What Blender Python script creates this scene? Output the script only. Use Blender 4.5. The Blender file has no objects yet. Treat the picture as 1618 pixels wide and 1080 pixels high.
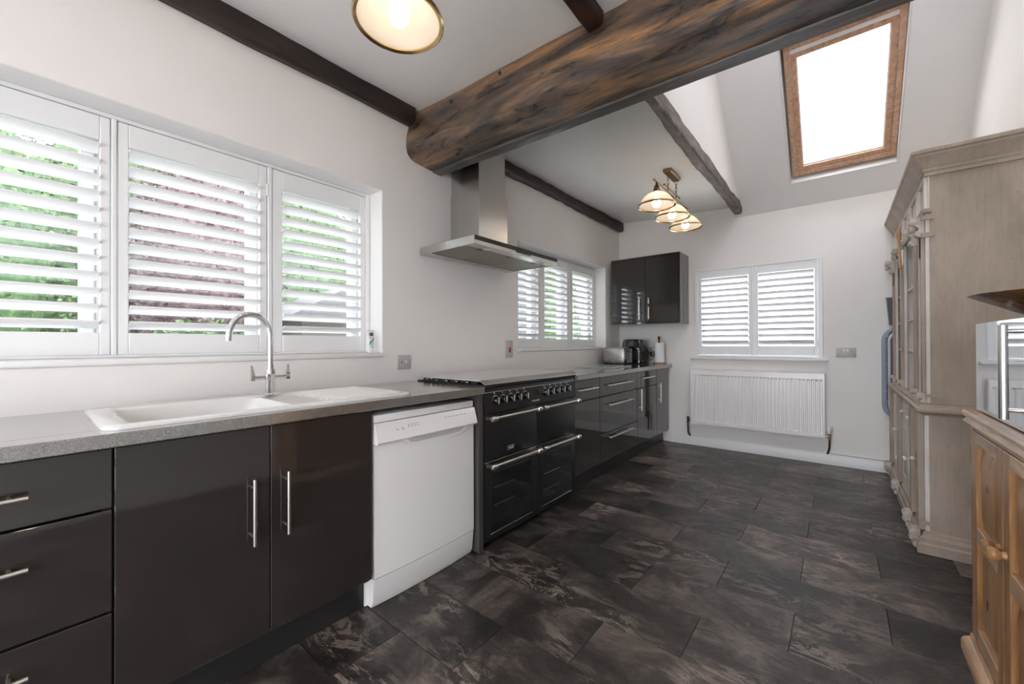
import bpy, bmesh, math, random
from mathutils import Vector, Matrix, noise
random.seed(7)
PI = math.pi
C = bpy.context.scene.collection
S = bpy.context.scene
R = math.radians

# ------------------------------------------------------------------ camera
XW, YF, XR, YB = -2.18, 4.86, 0.77, -2.4          # left wall, far wall, right wall, wall behind the camera
cam_d = bpy.data.cameras.new('camera')
cam = bpy.data.objects.new('camera', cam_d); C.objects.link(cam); S.camera = cam
cam_d.sensor_fit = 'HORIZONTAL'; cam_d.sensor_width = 36.0; cam_d.lens = 636.4 / 1618 * 36; cam_d.clip_start = 0.02
yaw, pitch, roll = R(39.124), R(0.2914), R(0.2297)
F = Vector((-math.sin(yaw) * math.cos(pitch), math.cos(yaw) * math.cos(pitch), math.sin(pitch)))
r0 = Vector((math.cos(yaw), math.sin(yaw), 0)); d0 = -r0.cross(F)
r1 = r0 * math.cos(roll) + d0 * math.sin(roll); d1 = -r0 * math.sin(roll) + d0 * math.cos(roll)
mw = Matrix((( r1.x, -d1.x, -F.x, 0), (r1.y, -d1.y, -F.y, 0), (r1.z, -d1.z, -F.z, 0), (0, 0, 0, 1)))
mw.translation = Vector((0, 0, 1.15)); cam.matrix_world = mw

# ------------------------------------------------------------------ daylight and exposure
S.view_settings.view_transform = 'Standard'; S.view_settings.look = 'None'
S.view_settings.gamma = 1; S.view_settings.use_curve_mapping = False
S.view_settings.exposure = 1.24
S.cycles.use_denoising = True
S.cycles.max_bounces = 10; S.cycles.diffuse_bounces = 7; S.cycles.glossy_bounces = 5
S.cycles.transparent_max_bounces = 16; S.cycles.sample_clamp_indirect = 6
S.cycles.caustics_reflective = False; S.cycles.caustics_refractive = False
W = bpy.data.worlds.new('overcast_sky'); S.world = W; W.use_nodes = True
nt = W.node_tree; bg = nt.nodes['Background']
tc = nt.nodes.new('ShaderNodeTexCoord'); nz = nt.nodes.new('ShaderNodeTexNoise'); cr = nt.nodes.new('ShaderNodeValToRGB')
nz.inputs['Scale'].default_value = 2.5; nz.inputs['Detail'].default_value = 3
cr.color_ramp.elements[0].position = 0.3; cr.color_ramp.elements[0].color = (0.80, 0.87, 1.0, 1)
cr.color_ramp.elements[1].position = 0.7; cr.color_ramp.elements[1].color = (0.97, 0.98, 1.0, 1)
nt.links.new(tc.outputs['Generated'], nz.inputs['Vector']); nt.links.new(nz.outputs['Fac'], cr.inputs['Fac'])
nt.links.new(cr.outputs['Color'], bg.inputs['Color']); bg.inputs['Strength'].default_value = 4.0

def portal(loc, rot, sx, sy):
    l = bpy.data.lights.new('sky_portal', 'AREA'); l.shape = 'RECTANGLE'; l.size = sx; l.size_y = sy
    l.cycles.is_portal = True
    o = bpy.data.objects.new('sky_portal', l); C.objects.link(o); o.location = loc; o.rotation_euler = rot
portal((-0.475, YB - 0.1, 1.10), (R(-90), 0, 0), 2.15, 2.2)
portal((XR + 0.32, -1.625, 1.05), (0, R(90), 0), 2.1, 0.95)
portal((0.02, 4.28, 3.10), (R(-40), 0, 0), 0.70, 1.15)
portal((0, 2.42, 3.95), (R(38), 0, 0), 0.80, 0.95)

# ------------------------------------------------------------------ materials
def mat(name, col, rough=0.5, metal=0.0, coat=0.0, spec=0.5, emit=None, estr=0):
    m = bpy.data.materials.new(name); m.use_nodes = True
    b = m.node_tree.nodes['Principled BSDF']
    b.inputs['Base Color'].default_value = (*col, 1); b.inputs['Roughness'].default_value = rough
    b.inputs['Metallic'].default_value = metal; b.inputs['Coat Weight'].default_value = coat
    b.inputs['Coat Roughness'].default_value = 0.04; b.inputs['Specular IOR Level'].default_value = spec
    if emit: b.inputs['Emission Color'].default_value = (*emit, 1); b.inputs['Emission Strength'].default_value = estr
    return m
def nodes(m):
    t = m.node_tree; return t, t.nodes, t.links, t.nodes['Principled BSDF']
def coords(m, scale=(1, 1, 1), rand=False, kind='Object', rot=(0, 0, 0)):
    t, n, l, b = nodes(m)
    c = n.new('ShaderNodeTexCoord'); mp = n.new('ShaderNodeMapping'); mp.inputs['Scale'].default_value = scale
    mp.inputs['Rotation'].default_value = rot
    l.new(c.outputs[kind], mp.inputs['Vector'])
    if rand:
        oi = n.new('ShaderNodeObjectInfo'); mu = n.new('ShaderNodeMath'); mu.operation = 'MULTIPLY'; mu.inputs[1].default_value = 37.0
        l.new(oi.outputs['Random'], mu.inputs[0])
        cb = n.new('ShaderNodeCombineXYZ'); l.new(mu.outputs[0], cb.inputs[0]); l.new(mu.outputs[0], cb.inputs[1]); l.new(mu.outputs[0], cb.inputs[2])
        l.new(cb.outputs[0], mp.inputs['Location'])
    return mp.outputs[0]
def tex(m, vec, scale, detail=4, rough=0.5, dist=0.0):
    t, n, l, b = nodes(m); x = n.new('ShaderNodeTexNoise'); x.inputs['Scale'].default_value = scale
    x.inputs['Detail'].default_value = detail; x.inputs['Roughness'].default_value = rough; x.inputs['Distortion'].default_value = dist
    l.new(vec, x.inputs['Vector']); return x.outputs['Fac']
def ramp(m, fac, stops):
    t, n, l, b = nodes(m); x = n.new('ShaderNodeValToRGB'); e = x.color_ramp.elements
    while len(e) < len(stops): e.new(0.5)
    for k, (p, c) in enumerate(stops): e[k].position = p; e[k].color = (*c, 1) if len(c) == 3 else c
    l.new(fac, x.inputs['Fac']); return x.outputs['Color']
def mix(m, fac, a, b_, mode='MIX'):
    t, n, l, b = nodes(m); x = n.new('ShaderNodeMix'); x.data_type = 'RGBA'; x.blend_type = mode
    if isinstance(fac, float): x.inputs[0].default_value = fac
    else: l.new(fac, x.inputs[0])
    for i, v in ((6, a), (7, b_)):
        if isinstance(v, tuple): x.inputs[i].default_value = (*v, 1)
        else: l.new(v, x.inputs[i])
    return x.outputs[2]
def bump(m, h, strength=0.2, dist=0.01):
    t, n, l, b = nodes(m); x = n.new('ShaderNodeBump'); x.inputs['Strength'].default_value = strength; x.inputs['Distance'].default_value = dist
    l.new(h, x.inputs['Height']); l.new(x.outputs[0], b.inputs['Normal'])
def setcol(m, c): t, n, l, b = nodes(m); l.new(c, b.inputs['Base Color'])
def setrough(m, c): t, n, l, b = nodes(m); l.new(c, b.inputs['Roughness'])

M = {}
def paint(name, col, rough=0.75):
    m = mat(name, col, rough); v = coords(m)
    n1 = tex(m, v, 1.3, 3); n2 = tex(m, v, 90, 3)
    dk = tuple(x * 0.95 for x in col)
    setcol(m, ramp(m, n1, [(0.35, dk), (0.65, col)])); bump(m, n2, 0.10, 0.003); return m
M['wall'] = paint('wall_paint', (0.86, 0.828, 0.800))
M['ceil'] = paint('ceiling_paint', (0.88, 0.87, 0.86))
M['trim'] = mat('white_gloss_trim', (0.80, 0.79, 0.78), 0.35)
M['shutter'] = mat('white_shutter_lacquer', (0.82, 0.82, 0.82), 0.32)
M['upvc'] = mat('white_window_plastic', (0.85, 0.86, 0.87), 0.25)
m = M['gloss'] = mat('grey_gloss_lacquer', (0.028, 0.0235, 0.021), 0.05, coat=0.5, spec=0.5)
M['plinth'] = mat('charcoal_plinth', (0.022, 0.021, 0.021), 0.35)
m = M['panel'] = mat('grey_end_panel', (0.06, 0.054, 0.049), 0.4)
m = M['worktop'] = mat('speckled_grey_laminate', (0.2, 0.19, 0.18), 0.2, coat=1.0, spec=0.6); v = coords(m)
m.node_tree.nodes['Principled BSDF'].inputs['Coat IOR'].default_value = 3.0; m.node_tree.nodes['Principled BSDF'].inputs['Coat Roughness'].default_value = 0.13
a = tex(m, v, 420, 2); b_ = tex(m, v, 14, 4)
c1 = ramp(m, a, [(0.36, (0.045, 0.042, 0.036)), (0.5, (0.125, 0.118, 0.102)), (0.64, (0.30, 0.285, 0.25))])
setcol(m, mix(m, 0.35, c1, ramp(m, b_, [(0.3, (0.09, 0.087, 0.078)), (0.7, (0.16, 0.155, 0.14))])))
M['ceramic'] = mat('white_ceramic', (0.83, 0.82, 0.80), 0.12, coat=0.5)
M['chrome'] = mat('chrome', (0.82, 0.82, 0.83), 0.06, 1.0)
m = M['steel'] = mat('brushed_steel', (0.56, 0.55, 0.53), 0.27, 1.0); v = coords(m, (1, 1, 60)); bump(m, tex(m, v, 12, 3), 0.05, 0.001)
M['handle'] = mat('brushed_nickel_handle', (0.74, 0.70, 0.65), 0.28, 1.0)
M['white_enamel'] = mat('white_appliance_enamel', (0.86, 0.84, 0.82), 0.22, coat=0.3)
m = M['black_enamel'] = mat('black_enamel', (0.014, 0.014, 0.014), 0.38, spec=0.4); v = coords(m)
bump(m, tex(m, v, 260, 2), 0.03, 0.001)
M['smoked'] = mat('smoked_fascia', (0.03, 0.027, 0.025), 0.45, spec=0.25)
M['black_glass'] = mat('black_glass', (0.006, 0.007, 0.008), 0.04, coat=1.0)
M['oven_glass'] = mat('oven_window_glass', (0.010, 0.011, 0.012), 0.03, coat=0.6)
M['hob_glass'] = mat('hob_lid_glass', (0.52, 0.505, 0.49), 0.15, spec=0.9, coat=1.0)
M['black_plastic'] = mat('black_plastic', (0.015, 0.015, 0.016), 0.3)
M['gloss_black'] = mat('glossy_black_plastic', (0.008, 0.008, 0.009), 0.08, coat=0.8)
M['plate'] = mat('satin_grey_plate', (0.50, 0.485, 0.475), 0.35)
M['white_plastic'] = mat('white_plastic', (0.80, 0.80, 0.78), 0.3)
M['grey_mark'] = mat('grey_print', (0.16, 0.15, 0.15), 0.6)
M['white_mark'] = mat('white_print', (0.75, 0.75, 0.73), 0.6)
M['red'] = mat('red_rocker', (0.35, 0.02, 0.02), 0.35)
M['grey_plastic'] = mat('blue_grey_plastic', (0.30, 0.34, 0.40), 0.35)
M['pale_plastic'] = mat('pale_grey_plastic', (0.62, 0.65, 0.68), 0.35)
M['brass'] = mat('aged_brass', (0.32, 0.22, 0.13), 0.3, 1.0)
M['brass_bright'] = mat('polished_brass', (0.62, 0.42, 0.20), 0.22, 1.0)
M['bulb'] = mat('lit_bulb', (1, 0.9, 0.75), 0.5, emit=(1.0, 0.84, 0.68), estr=6.5)
M['copper'] = mat('dark_copper_pipe', (0.05, 0.03, 0.025), 0.4, 0.7)
M['hinge'] = mat('antique_hinge', (0.33, 0.24, 0.11), 0.35, 0.9)
M['paper'] = mat('kitchen_paper', (0.84, 0.85, 0.86), 0.9)
M['navy'] = mat('navy_print', (0.005, 0.012, 0.09), 0.4)
M['teal'] = mat('teal_print', (0.05, 0.33, 0.47), 0.4)
M['pink'] = mat('pink_print', (0.70, 0.25, 0.25), 0.4)
M['green_print'] = mat('green_print', (0.10, 0.35, 0.20), 0.4)
M['glass_board'] = mat('frosted_glass', (0.55, 0.66, 0.68), 0.12, coat=0.6)
M['dark_wrap'] = mat('dark_red_wrapper', (0.10, 0.01, 0.03), 0.3)
m = M['sheer'] = mat('window_pane', (1, 1, 1), 0.02); t, n, l, b = nodes(m)
tr = n.new('ShaderNodeBsdfTransparent'); gl = n.new('ShaderNodeBsdfGlossy'); gl.inputs['Roughness'].default_value = 0.02
mx = n.new('ShaderNodeMixShader'); mx.inputs[0].default_value = 0.06
l.new(tr.outputs[0], mx.inputs[1]); l.new(gl.outputs[0], mx.inputs[2]); l.new(mx.outputs[0], n['Material Output'].inputs['Surface'])
m = M['shade'] = mat('frosted_cream_glass', (0.95, 0.90, 0.82), 0.2); t, n, l, b = nodes(m)
tl = n.new('ShaderNodeBsdfTranslucent'); tl.inputs[0].default_value = (0.98, 0.93, 0.84, 1)
tr = n.new('ShaderNodeBsdfTransparent'); tr.inputs[0].default_value = (1, 0.97, 0.92, 1)
m1 = n.new('ShaderNodeMixShader'); m1.inputs[0].default_value = 0.5; l.new(b.outputs[0], m1.inputs[1]); l.new(tl.outputs[0], m1.inputs[2])
m2 = n.new('ShaderNodeMixShader'); m2.inputs[0].default_value = 0.5; l.new(m1.outputs[0], m2.inputs[1]); l.new(tr.outputs[0], m2.inputs[2])
l.new(m2.outputs[0], n['Material Output'].inputs['Surface'])
m = M['mirror'] = mat('mirrored_door_glass', (0.72, 0.75, 0.78), 0.03, 1.0)
# wood
def wood(name, stops, scale, stretch, fine, rough, bstr=0.3, rand=True, bd=0.006):
    m = mat(name, stops[0][1], rough); v = coords(m, stretch, rand)
    a = tex(m, v, scale, 6, 0.6, 0.8); f = tex(m, v, fine, 4, 0.6)
    c = ramp(m, a, stops)
    setcol(m, mix(m, 0.55, c, ramp(m, f, [(0.3, (0.35, 0.35, 0.35)), (0.6, (1, 1, 1))]), 'MULTIPLY'))
    bump(m, f, bstr, bd); return m
m = M['beam'] = mat('ancient_oak', (0.1, 0.06, 0.04), 0.36, spec=0.7, coat=0.35)
m.node_tree.nodes['Principled BSDF'].inputs['Coat Roughness'].default_value = 0.3
v = coords(m, (1.3, 6, 6)); v2 = coords(m, (0.8, 3.5, 3.5)); v3 = coords(m, (2.2, 26, 26))
big = tex(m, v2, 1.7, 6, 0.60, 0.9); med = tex(m, v, 2.6, 8, 0.72, 0.6); fin = tex(m, v3, 3.4, 8, 0.75, 0.4)
c = ramp(m, big, [(0.36, (0.022, 0.016, 0.013)), (0.45, (0.095, 0.058, 0.038)), (0.54, (0.235, 0.140, 0.080)), (0.66, (0.48, 0.25, 0.10))])
c2 = ramp(m, med, [(0.40, (0.10, 0.085, 0.08)), (0.50, (0.75, 0.72, 0.70)), (0.62, (1.1, 1.08, 1.05))])
c3 = ramp(m, fin, [(0.34, (0.20, 0.18, 0.17)), (0.50, (1, 1, 1))])
setcol(m, mix(m, 0.9, mix(m, 0.9, c, c2, 'MULTIPLY'), c3, 'MULTIPLY'))
setrough(m, ramp(m, med, [(0.35, (0.24,) * 3), (0.6, (0.42,) * 3)])); bump(m, mix(m, 0.5, fin, med), 0.8, 0.016)
m = M['beam_grey'] = mat('grey_oak_plank', (0.1, 0.09, 0.08), 0.34, spec=0.7, coat=0.3); v = coords(m, (1.5, 7, 7)); v3 = coords(m, (2.2, 26, 26))
f = tex(m, v3, 3.4, 8, .75, .4); setcol(m, mix(m, 0.8, ramp(m, tex(m, v, 2.2, 7, .7, .5), [(0.36, (0.022, 0.019, 0.018)), (0.52, (0.075, 0.060, 0.052)), (0.68, (0.17, 0.12, 0.09))]), ramp(m, f, [(0.34, (0.25, 0.24, 0.23)), (0.52, (1, 1, 1))]), 'MULTIPLY')); bump(m, f, .5, .01)
def joist_mat(name, stretch, cols):
    m = mat(name, cols[0], 0.42); v = coords(m, stretch); a = tex(m, v, 2.2, 6, 0.65, 0.4); f = tex(m, v, 9, 5, 0.7)
    setcol(m, ramp(m, a, [(0.35, cols[0]), (0.52, cols[1]), (0.70, cols[2])])); bump(m, f, 0.6, 0.008); return m
M['dark_joist'] = joist_mat('blackened_oak', (4, 1, 4), [(0.012, 0.008, 0.007), (0.028, 0.017, 0.014), (0.06, 0.038, 0.030)])
M['red_joist'] = joist_mat('reddish_oak', (4, 1, 4), [(0.020, 0.008, 0.006), (0.055, 0.020, 0.012), (0.11, 0.04, 0.02)])
M['worn_joist'] = joist_mat('worn_oak', (8, 2.5, 8), [(0.035, 0.024, 0.020), (0.095, 0.062, 0.048), (0.22, 0.17, 0.14)])
M['pine_v'] = wood('honey_pine_upright', [(0.30, (0.34, 0.155, 0.052)), (0.52, (0.47, 0.245, 0.10)), (0.72, (0.58, 0.34, 0.16))], 1.6, (9, 9, 1.0), 6, 0.30, 0.12)
M['pine_h'] = wood('honey_pine_across', [(0.30, (0.44, 0.24, 0.11)), (0.52, (0.62, 0.40, 0.24)), (0.72, (0.72, 0.52, 0.36))], 1.6, (9, 1.0, 9), 6, 0.30, 0.12)
M['velux'] = wood('lacquered_redwood', [(0.30, (0.56, 0.33, 0.21)), (0.52, (0.68, 0.43, 0.29)), (0.72, (0.76, 0.52, 0.38))], 1.4, (5, 5, 5), 8, 0.35, 0.08)
M['bowl'] = wood('turned_dark_wood', [(0.30, (0.10, 0.040, 0.014)), (0.52, (0.19, 0.085, 0.03)), (0.72, (0.32, 0.16, 0.07))], 2.0, (4, 14, 14), 5, 0.25, 0.1)
M['spoon'] = wood('beech_wood', [(0.30, (0.40, 0.20, 0.09)), (0.52, (0.52, 0.29, 0.14)), (0.72, (0.60, 0.36, 0.2))], 3, (9, 9, 1.5), 8, 0.4, 0.1)
def distressed(name, base, lo, rough=0.6, grain=0.22):
    m = mat(name, base, rough); v = coords(m, (1, 1, 0.45)); g = coords(m, (30, 30, 1.5)); s = coords(m, (1, 1, 1))
    a = tex(m, v, 5, 6, 0.65, 0.3); f = tex(m, g, 3, 5, 0.7); sp = tex(m, s, 38, 5, 0.75)
    c = ramp(m, a, [(0.34, lo), (0.62, base)])
    c = mix(m, grain, c, ramp(m, f, [(0.32, (0.62, 0.58, 0.54)), (0.52, (1, 1, 1))]), 'MULTIPLY')
    c = mix(m, ramp(m, sp, [(0.30, (1, 1, 1)), (0.345, (0, 0, 0))]), c, (0.16, 0.11, 0.075))
    setcol(m, c); bump(m, f, 0.18, 0.003); return m
M['dresser'] = distressed('distressed_greige_paint', (0.45, 0.365, 0.290), (0.34, 0.272, 0.212))
M['dresser_mid'] = distressed('worn_cream_paint', (0.62, 0.565, 0.50), (0.40, 0.34, 0.28), grain=0.3)
M['dresser_pale'] = distressed('distressed_cream_paint', (0.76, 0.72, 0.66), (0.60, 0.55, 0.49))  # paler copy for the front, window light put into the colour
# slate look floor tile
m = M['slate'] = mat('dark_slate_tile', (0.05, 0.05, 0.05), 0.36, spec=0.55)
v = coords(m, (1, 1, 1), True); vs = coords(m, (1.0, 2.6, 1), True, rot=(0, 0, R(-24)))
a = tex(m, v, 3.2, 8, 0.68, 0.8); veins = tex(m, vs, 4.2, 10, 0.78, 1.8); mask = tex(m, v, 2.4, 3, 0.5); fine = tex(m, vs, 26, 6, 0.75, 0.5)
base = ramp(m, a, [(0.36, (0.014, 0.012, 0.012)), (0.49, (0.036, 0.031, 0.029)), (0.60, (0.095, 0.079, 0.070)), (0.74, (0.16, 0.138, 0.122))])
base = mix(m, 0.7, base, ramp(m, fine, [(0.32, (0.45, 0.45, 0.45)), (0.60, (1.25, 1.25, 1.25))]), 'MULTIPLY')
vc = ramp(m, veins, [(0.515, (0, 0, 0)), (0.56, (1, 1, 1)), (0.60, (0.30, 0.30, 0.30)), (0.66, (0.8, 0.8, 0.8)), (0.72, (0, 0, 0))])
mk = ramp(m, mask, [(0.46, (0, 0, 0)), (0.60, (1, 1, 1))])
fac = mix(m, 1.0, vc, mk, 'MULTIPLY')
t, n, l, b = nodes(m)
oi = n.new('ShaderNodeObjectInfo'); tint = ramp(m, oi.outputs['Random'], [(0.0, (0.45, 0.44, 0.45)), (0.5, (1.0, 0.97, 0.95)), (1.0, (1.6, 1.52, 1.46))])
c = mix(m, 1.0, mix(m, fac, base, (0.26, 0.215, 0.185)), tint, 'MULTIPLY'); setcol(m, c)
setrough(m, ramp(m, fine, [(0.3, (0.44,) * 3), (0.7, (0.27,) * 3)])); bump(m, mix(m, 0.5, veins, fine), 0.35, 0.005)
M['joint'] = mat('tile_joint', (0.012, 0.012, 0.013), 0.7)
M['lawn'] = paint('grass', (0.05, 0.09, 0.03), 0.9)
M['dim_paving'] = paint('weathered_paving', (0.30, 0.29, 0.28), 0.9)  # albedo lowered to limit the light bounced onto the louvres
M['paving'] = paint('pale_paving', (0.74, 0.70, 0.65), 0.9)  # made pale to throw daylight up onto the ceiling
def leafm(name, cols):
    m = mat(name, cols[0], 0.6); v = coords(m, kind='Object'); a = tex(m, v, 11, 5, 0.75)
    setcol(m, ramp(m, a, [(0.35, cols[0]), (0.5, cols[1]), (0.65, cols[2])])); return m
M['leaf'] = leafm('hedge_leaves', [(0.02, 0.06, 0.025), (0.06, 0.13, 0.04), (0.17, 0.24, 0.09)])
M['leaf_dark'] = leafm('laurel_leaves', [(0.022, 0.052, 0.020), (0.058, 0.11, 0.038), (0.15, 0.20, 0.075)])
M['leaf_red'] = leafm('copper_leaves', [(0.05, 0.025, 0.032), (0.12, 0.07, 0.078), (0.20, 0.16, 0.15)])
M['bark'] = mat('bark', (0.08, 0.05, 0.03), 0.9)
M['shed_wall'] = mat('pale_shed_boards', (0.10, 0.095, 0.08), 0.8)
M['shed_roof'] = mat('grey_shed_felt', (0.10, 0.10, 0.105), 0.8)
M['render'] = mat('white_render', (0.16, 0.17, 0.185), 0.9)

# ------------------------------------------------------------------ mesh helpers
class MB:
    def __init__(s): s.bm = bmesh.new()
    def box(s, x0, x1, y0, y1, z0, z1, bev=0, seg=1):
        x0, x1 = min(x0, x1), max(x0, x1); y0, y1 = min(y0, y1), max(y0, y1); z0, z1 = min(z0, z1), max(z0, z1)
        g = bmesh.ops.create_cube(s.bm, size=1)['verts']
        for v in g: v.co = Vector(((v.co.x + .5) * (x1 - x0) + x0, (v.co.y + .5) * (y1 - y0) + y0, (v.co.z + .5) * (z1 - z0) + z0))
        if bev > 0:
            e = list({e for v in g for e in v.link_edges})
            bmesh.ops.bevel(s.bm, geom=e, offset=min(bev, .45 * min(x1 - x0, y1 - y0, z1 - z0)), segments=seg, affect='EDGES', profile=0.5)
        return s
    def hexa(s, pts):                       # 8 points: bottom 4 ccw, top 4 ccw
        v = [s.bm.verts.new(p) for p in pts]
        for f in ((3, 2, 1, 0), (4, 5, 6, 7), (0, 1, 5, 4), (1, 2, 6, 5), (2, 3, 7, 6), (3, 0, 4, 7)): s.bm.faces.new([v[i] for i in f])
        return s
    def rings(s, rings, cap=True, closed=False):
        vs = [[s.bm.verts.new(p) for p in r] for r in rings]; n = len(vs[0]); k = len(vs)
        for i in range(k if closed else k - 1):
            a, b = vs[i], vs[(i + 1) % k]
            for j in range(n): s.bm.faces.new((a[j], a[(j + 1) % n], b[(j + 1) % n], b[j]))
        if cap and not closed: s.bm.faces.new(vs[0][::-1]); s.bm.faces.new(vs[-1])
        return s
    def tube(s, path, r, n=10, closed=False):
        path = [Vector(p) for p in path]; k = len(path); rs = r if isinstance(r, (list, tuple)) else [r] * k; rings = []
        up = None
        for i, p in enumerate(path):
            if closed: d = path[(i + 1) % k] - path[i - 1]
            else: d = path[min(i + 1, k - 1)] - path[max(i - 1, 0)]
            d.normalize()
            if up is None: up = Vector((0, 0, 1)) if abs(d.z) < .9 else Vector((1, 0, 0))
            a = d.cross(up).normalized(); b = a.cross(d).normalized(); up = b
            rings.append([p + (a * math.cos(2 * PI * j / n) + b * math.sin(2 * PI * j / n)) * rs[i] for j in range(n)])
        return s.rings(rings, True, closed)
    def cyl(s, p0, p1, r, r2=None, n=16): return s.tube([p0, p1], [r, r if r2 is None else r2], n)
    def lathe(s, prof, c, n=28, axis='z', sx=1, sy=1):
        rings = []
        for r, h in prof:
            r = max(r, 1e-4); ring = []
            for j in range(n):
                a = 2 * PI * j / n; u, v = r * math.cos(a) * sx, r * math.sin(a) * sy
                if axis == 'z': ring.append((c[0] + u, c[1] + v, c[2] + h))
                elif axis == 'x': ring.append((c[0] + h, c[1] + u, c[2] + v))
                else: ring.append((c[0] + u, c[1] + h, c[2] + v))
            rings.append(ring)
        if prof[0] == prof[-1]: return s.rings(rings[:-1], False, True)
        return s.rings(rings)
    def ball(s, c, r, sx=1, sy=1, sz=1, u=16, w=10):
        g = bmesh.ops.create_uvsphere(s.bm, u_segments=u, v_segments=w, radius=r)['verts']
        for v in g: v.co = Vector((v.co.x * sx + c[0], v.co.y * sy + c[1], v.co.z * sz + c[2]))
        return s
    def prism(s, pts, axis, a, b):          # 2D outline extruded along an axis
        def P(u, v, w): return {'x': (w, u, v), 'y': (u, w, v), 'z': (u, v, w)}[axis]
        return s.rings([[P(u, v, a) for u, v in pts], [P(u, v, b) for u, v in pts]])
    def sweepL(s, prof, x0, y0, yfar, xr):  # moulding round a front (-X) and near side (-Y) with a mitred corner
        def ring(f): return [f(o, z) for o, z in prof]
        return s.rings([ring(lambda o, z: (x0 - o, yfar, z)), ring(lambda o, z: (x0 - o, y0 - o, z)), ring(lambda o, z: (xr, y0 - o, z))])
    def build(s, name, m, parent=None, angle=35):
        bmesh.ops.recalc_face_normals(s.bm, faces=s.bm.faces[:])
        off = origin_of(parent)
        for v in s.bm.verts: v.co -= off
        me = bpy.data.meshes.new(name); s.bm.to_mesh(me); s.bm.free()
        for p in me.polygons: p.use_smooth = True
        me.set_sharp_from_angle(angle=R(angle))
        me.materials.append(M[m] if isinstance(m, str) else m)
        o = bpy.data.objects.new(name, me); C.objects.link(o)
        if parent: o.parent = parent
        return o
def origin_of(p):
    v = Vector((0, 0, 0))
    while p: v += p.location; p = p.parent
    return v
def tag(o, label, cat, group=None):
    o['label'] = label; o['category'] = cat
    if group: o['group'] = group
    return o
def thing(name, label, cat, loc, group=None):
    o = bpy.data.objects.new(name, None); C.objects.link(o); o.location = loc; o.empty_display_size = 0.1
    return tag(o, label, cat, group)
def struct(name, loc=None):
    o = bpy.data.objects.new(name, None); C.objects.link(o); o['kind'] = 'structure'
    if loc: o.location = loc
    return o
def sm(o): o['kind'] = 'structure'; return o
def dup(o, loc=None, parent='same'):
    c = o.copy(); C.objects.link(c)
    if parent != 'same': c.parent = parent
    if loc is not None: c.location = loc
    return c
def rebase(o, c):                          # put a mesh object's origin at c (same parent space)
    c = Vector(c); o.data.transform(Matrix.Translation(-(c - o.location))); o.location = c; return o
def lettering(txt, size, m, parent, matrix, name='lettering', depth=0.0004):
    cu = bpy.data.curves.new(name, 'FONT'); cu.body = txt; cu.size = size; cu.extrude = depth; cu.align_x = 'CENTER'; cu.align_y = 'CENTER'
    tmp = bpy.data.objects.new(name, cu); C.objects.link(tmp); bpy.context.view_layer.update()
    me = bpy.data.meshes.new_from_object(tmp.evaluated_get(bpy.context.evaluated_depsgraph_get()))
    bpy.data.objects.remove(tmp); me.transform(Matrix.Translation(-origin_of(parent)) @ matrix)
    me.materials.clear(); me.materials.append(M[m]); o = bpy.data.objects.new(name, me); C.objects.link(o); o.parent = parent; return o
def face_px(loc): # text facing +X, reading along +Y
    return Matrix.Translation(loc) @ Matrix(((0, 0, 1, 0), (1, 0, 0, 0), (0, 1, 0, 0), (0, 0, 0, 1)))

# ================================================================== STRUCTURE
def ceil_z(x): return 2.685 - 0.07 * min(1.0, (x - XW) / 1.38)
def wall_with_holes(b, axis, t0, t1, u0, u1, z0, z1, holes):
    """rectangular wall split round its rectangular holes; axis = direction the wall's thickness runs"""
    def bx(ua, ub, za, zb):
        if ub - ua < 1e-5 or zb - za < 1e-5: return
        if axis == 'x': b.box(t0, t1, ua, ub, za, zb)
        else: b.box(ua, ub, t0, t1, za, zb)
    cur = u0
    for (a, c, za, zb) in sorted(holes):
        bx(cur, a, z0, z1); bx(a, c, z0, za); bx(a, c, zb, z1); cur = c
    bx(cur, u1, z0, z1)
W1 = (-0.36, 1.422, 1.072, 2.104); W2 = (2.768, 4.472, 1.082, 2.068); W3 = (-1.278, -0.120, 0.985, 1.975)
b = MB(); wall_with_holes(b, 'x', XW - 0.30, XW, YB - 0.3, YF + 0.3, -0.05, 4.3, [W1, W2]); sm(b.build('wall_left', 'wall'))
b = MB(); wall_with_holes(b, 'y', YF, YF + 0.30, XW, XR + 0.3, -0.05, 4.3, [W3]); sm(b.build('wall_back', 'wall'))
b = MB(); wall_with_holes(b, 'x', XR, XR + 0.3, YB - 0.3, YF, -0.05, 4.3, [(-2.1, -1.15, 0.0, 2.1)]); sm(b.build('wall_right', 'wall'))
b = MB(); wall_with_holes(b, 'y', YB - 0.25, YB, XW, XR, -0.05, 2.9, [(-1.55, 0.6, 0.0, 2.2)]); sm(b.build('wall_front', 'wall'))
# flat ceiling: left strip over the worktops, full width on the near side of the big beam
b = MB()
def cslab(x0, x1, y0, y1, zf=0.0):
    a, c = ceil_z(x0), ceil_z(x1)
    b.hexa([(x0, y0, a), (x1, y0, c), (x1, y1, c - zf), (x0, y1, a - zf), (x0, y0, a + .15), (x1, y0, c + .15), (x1, y1, c + .15), (x0, y1, a + .15)])
cslab(XW, -0.83, 1.80, YF, 0.01)
cslab(XW, -0.80, YB, 1.80); cslab(-0.80, XR, YB, 1.80)
sm(b.build('ceiling', 'ceil'))
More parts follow.
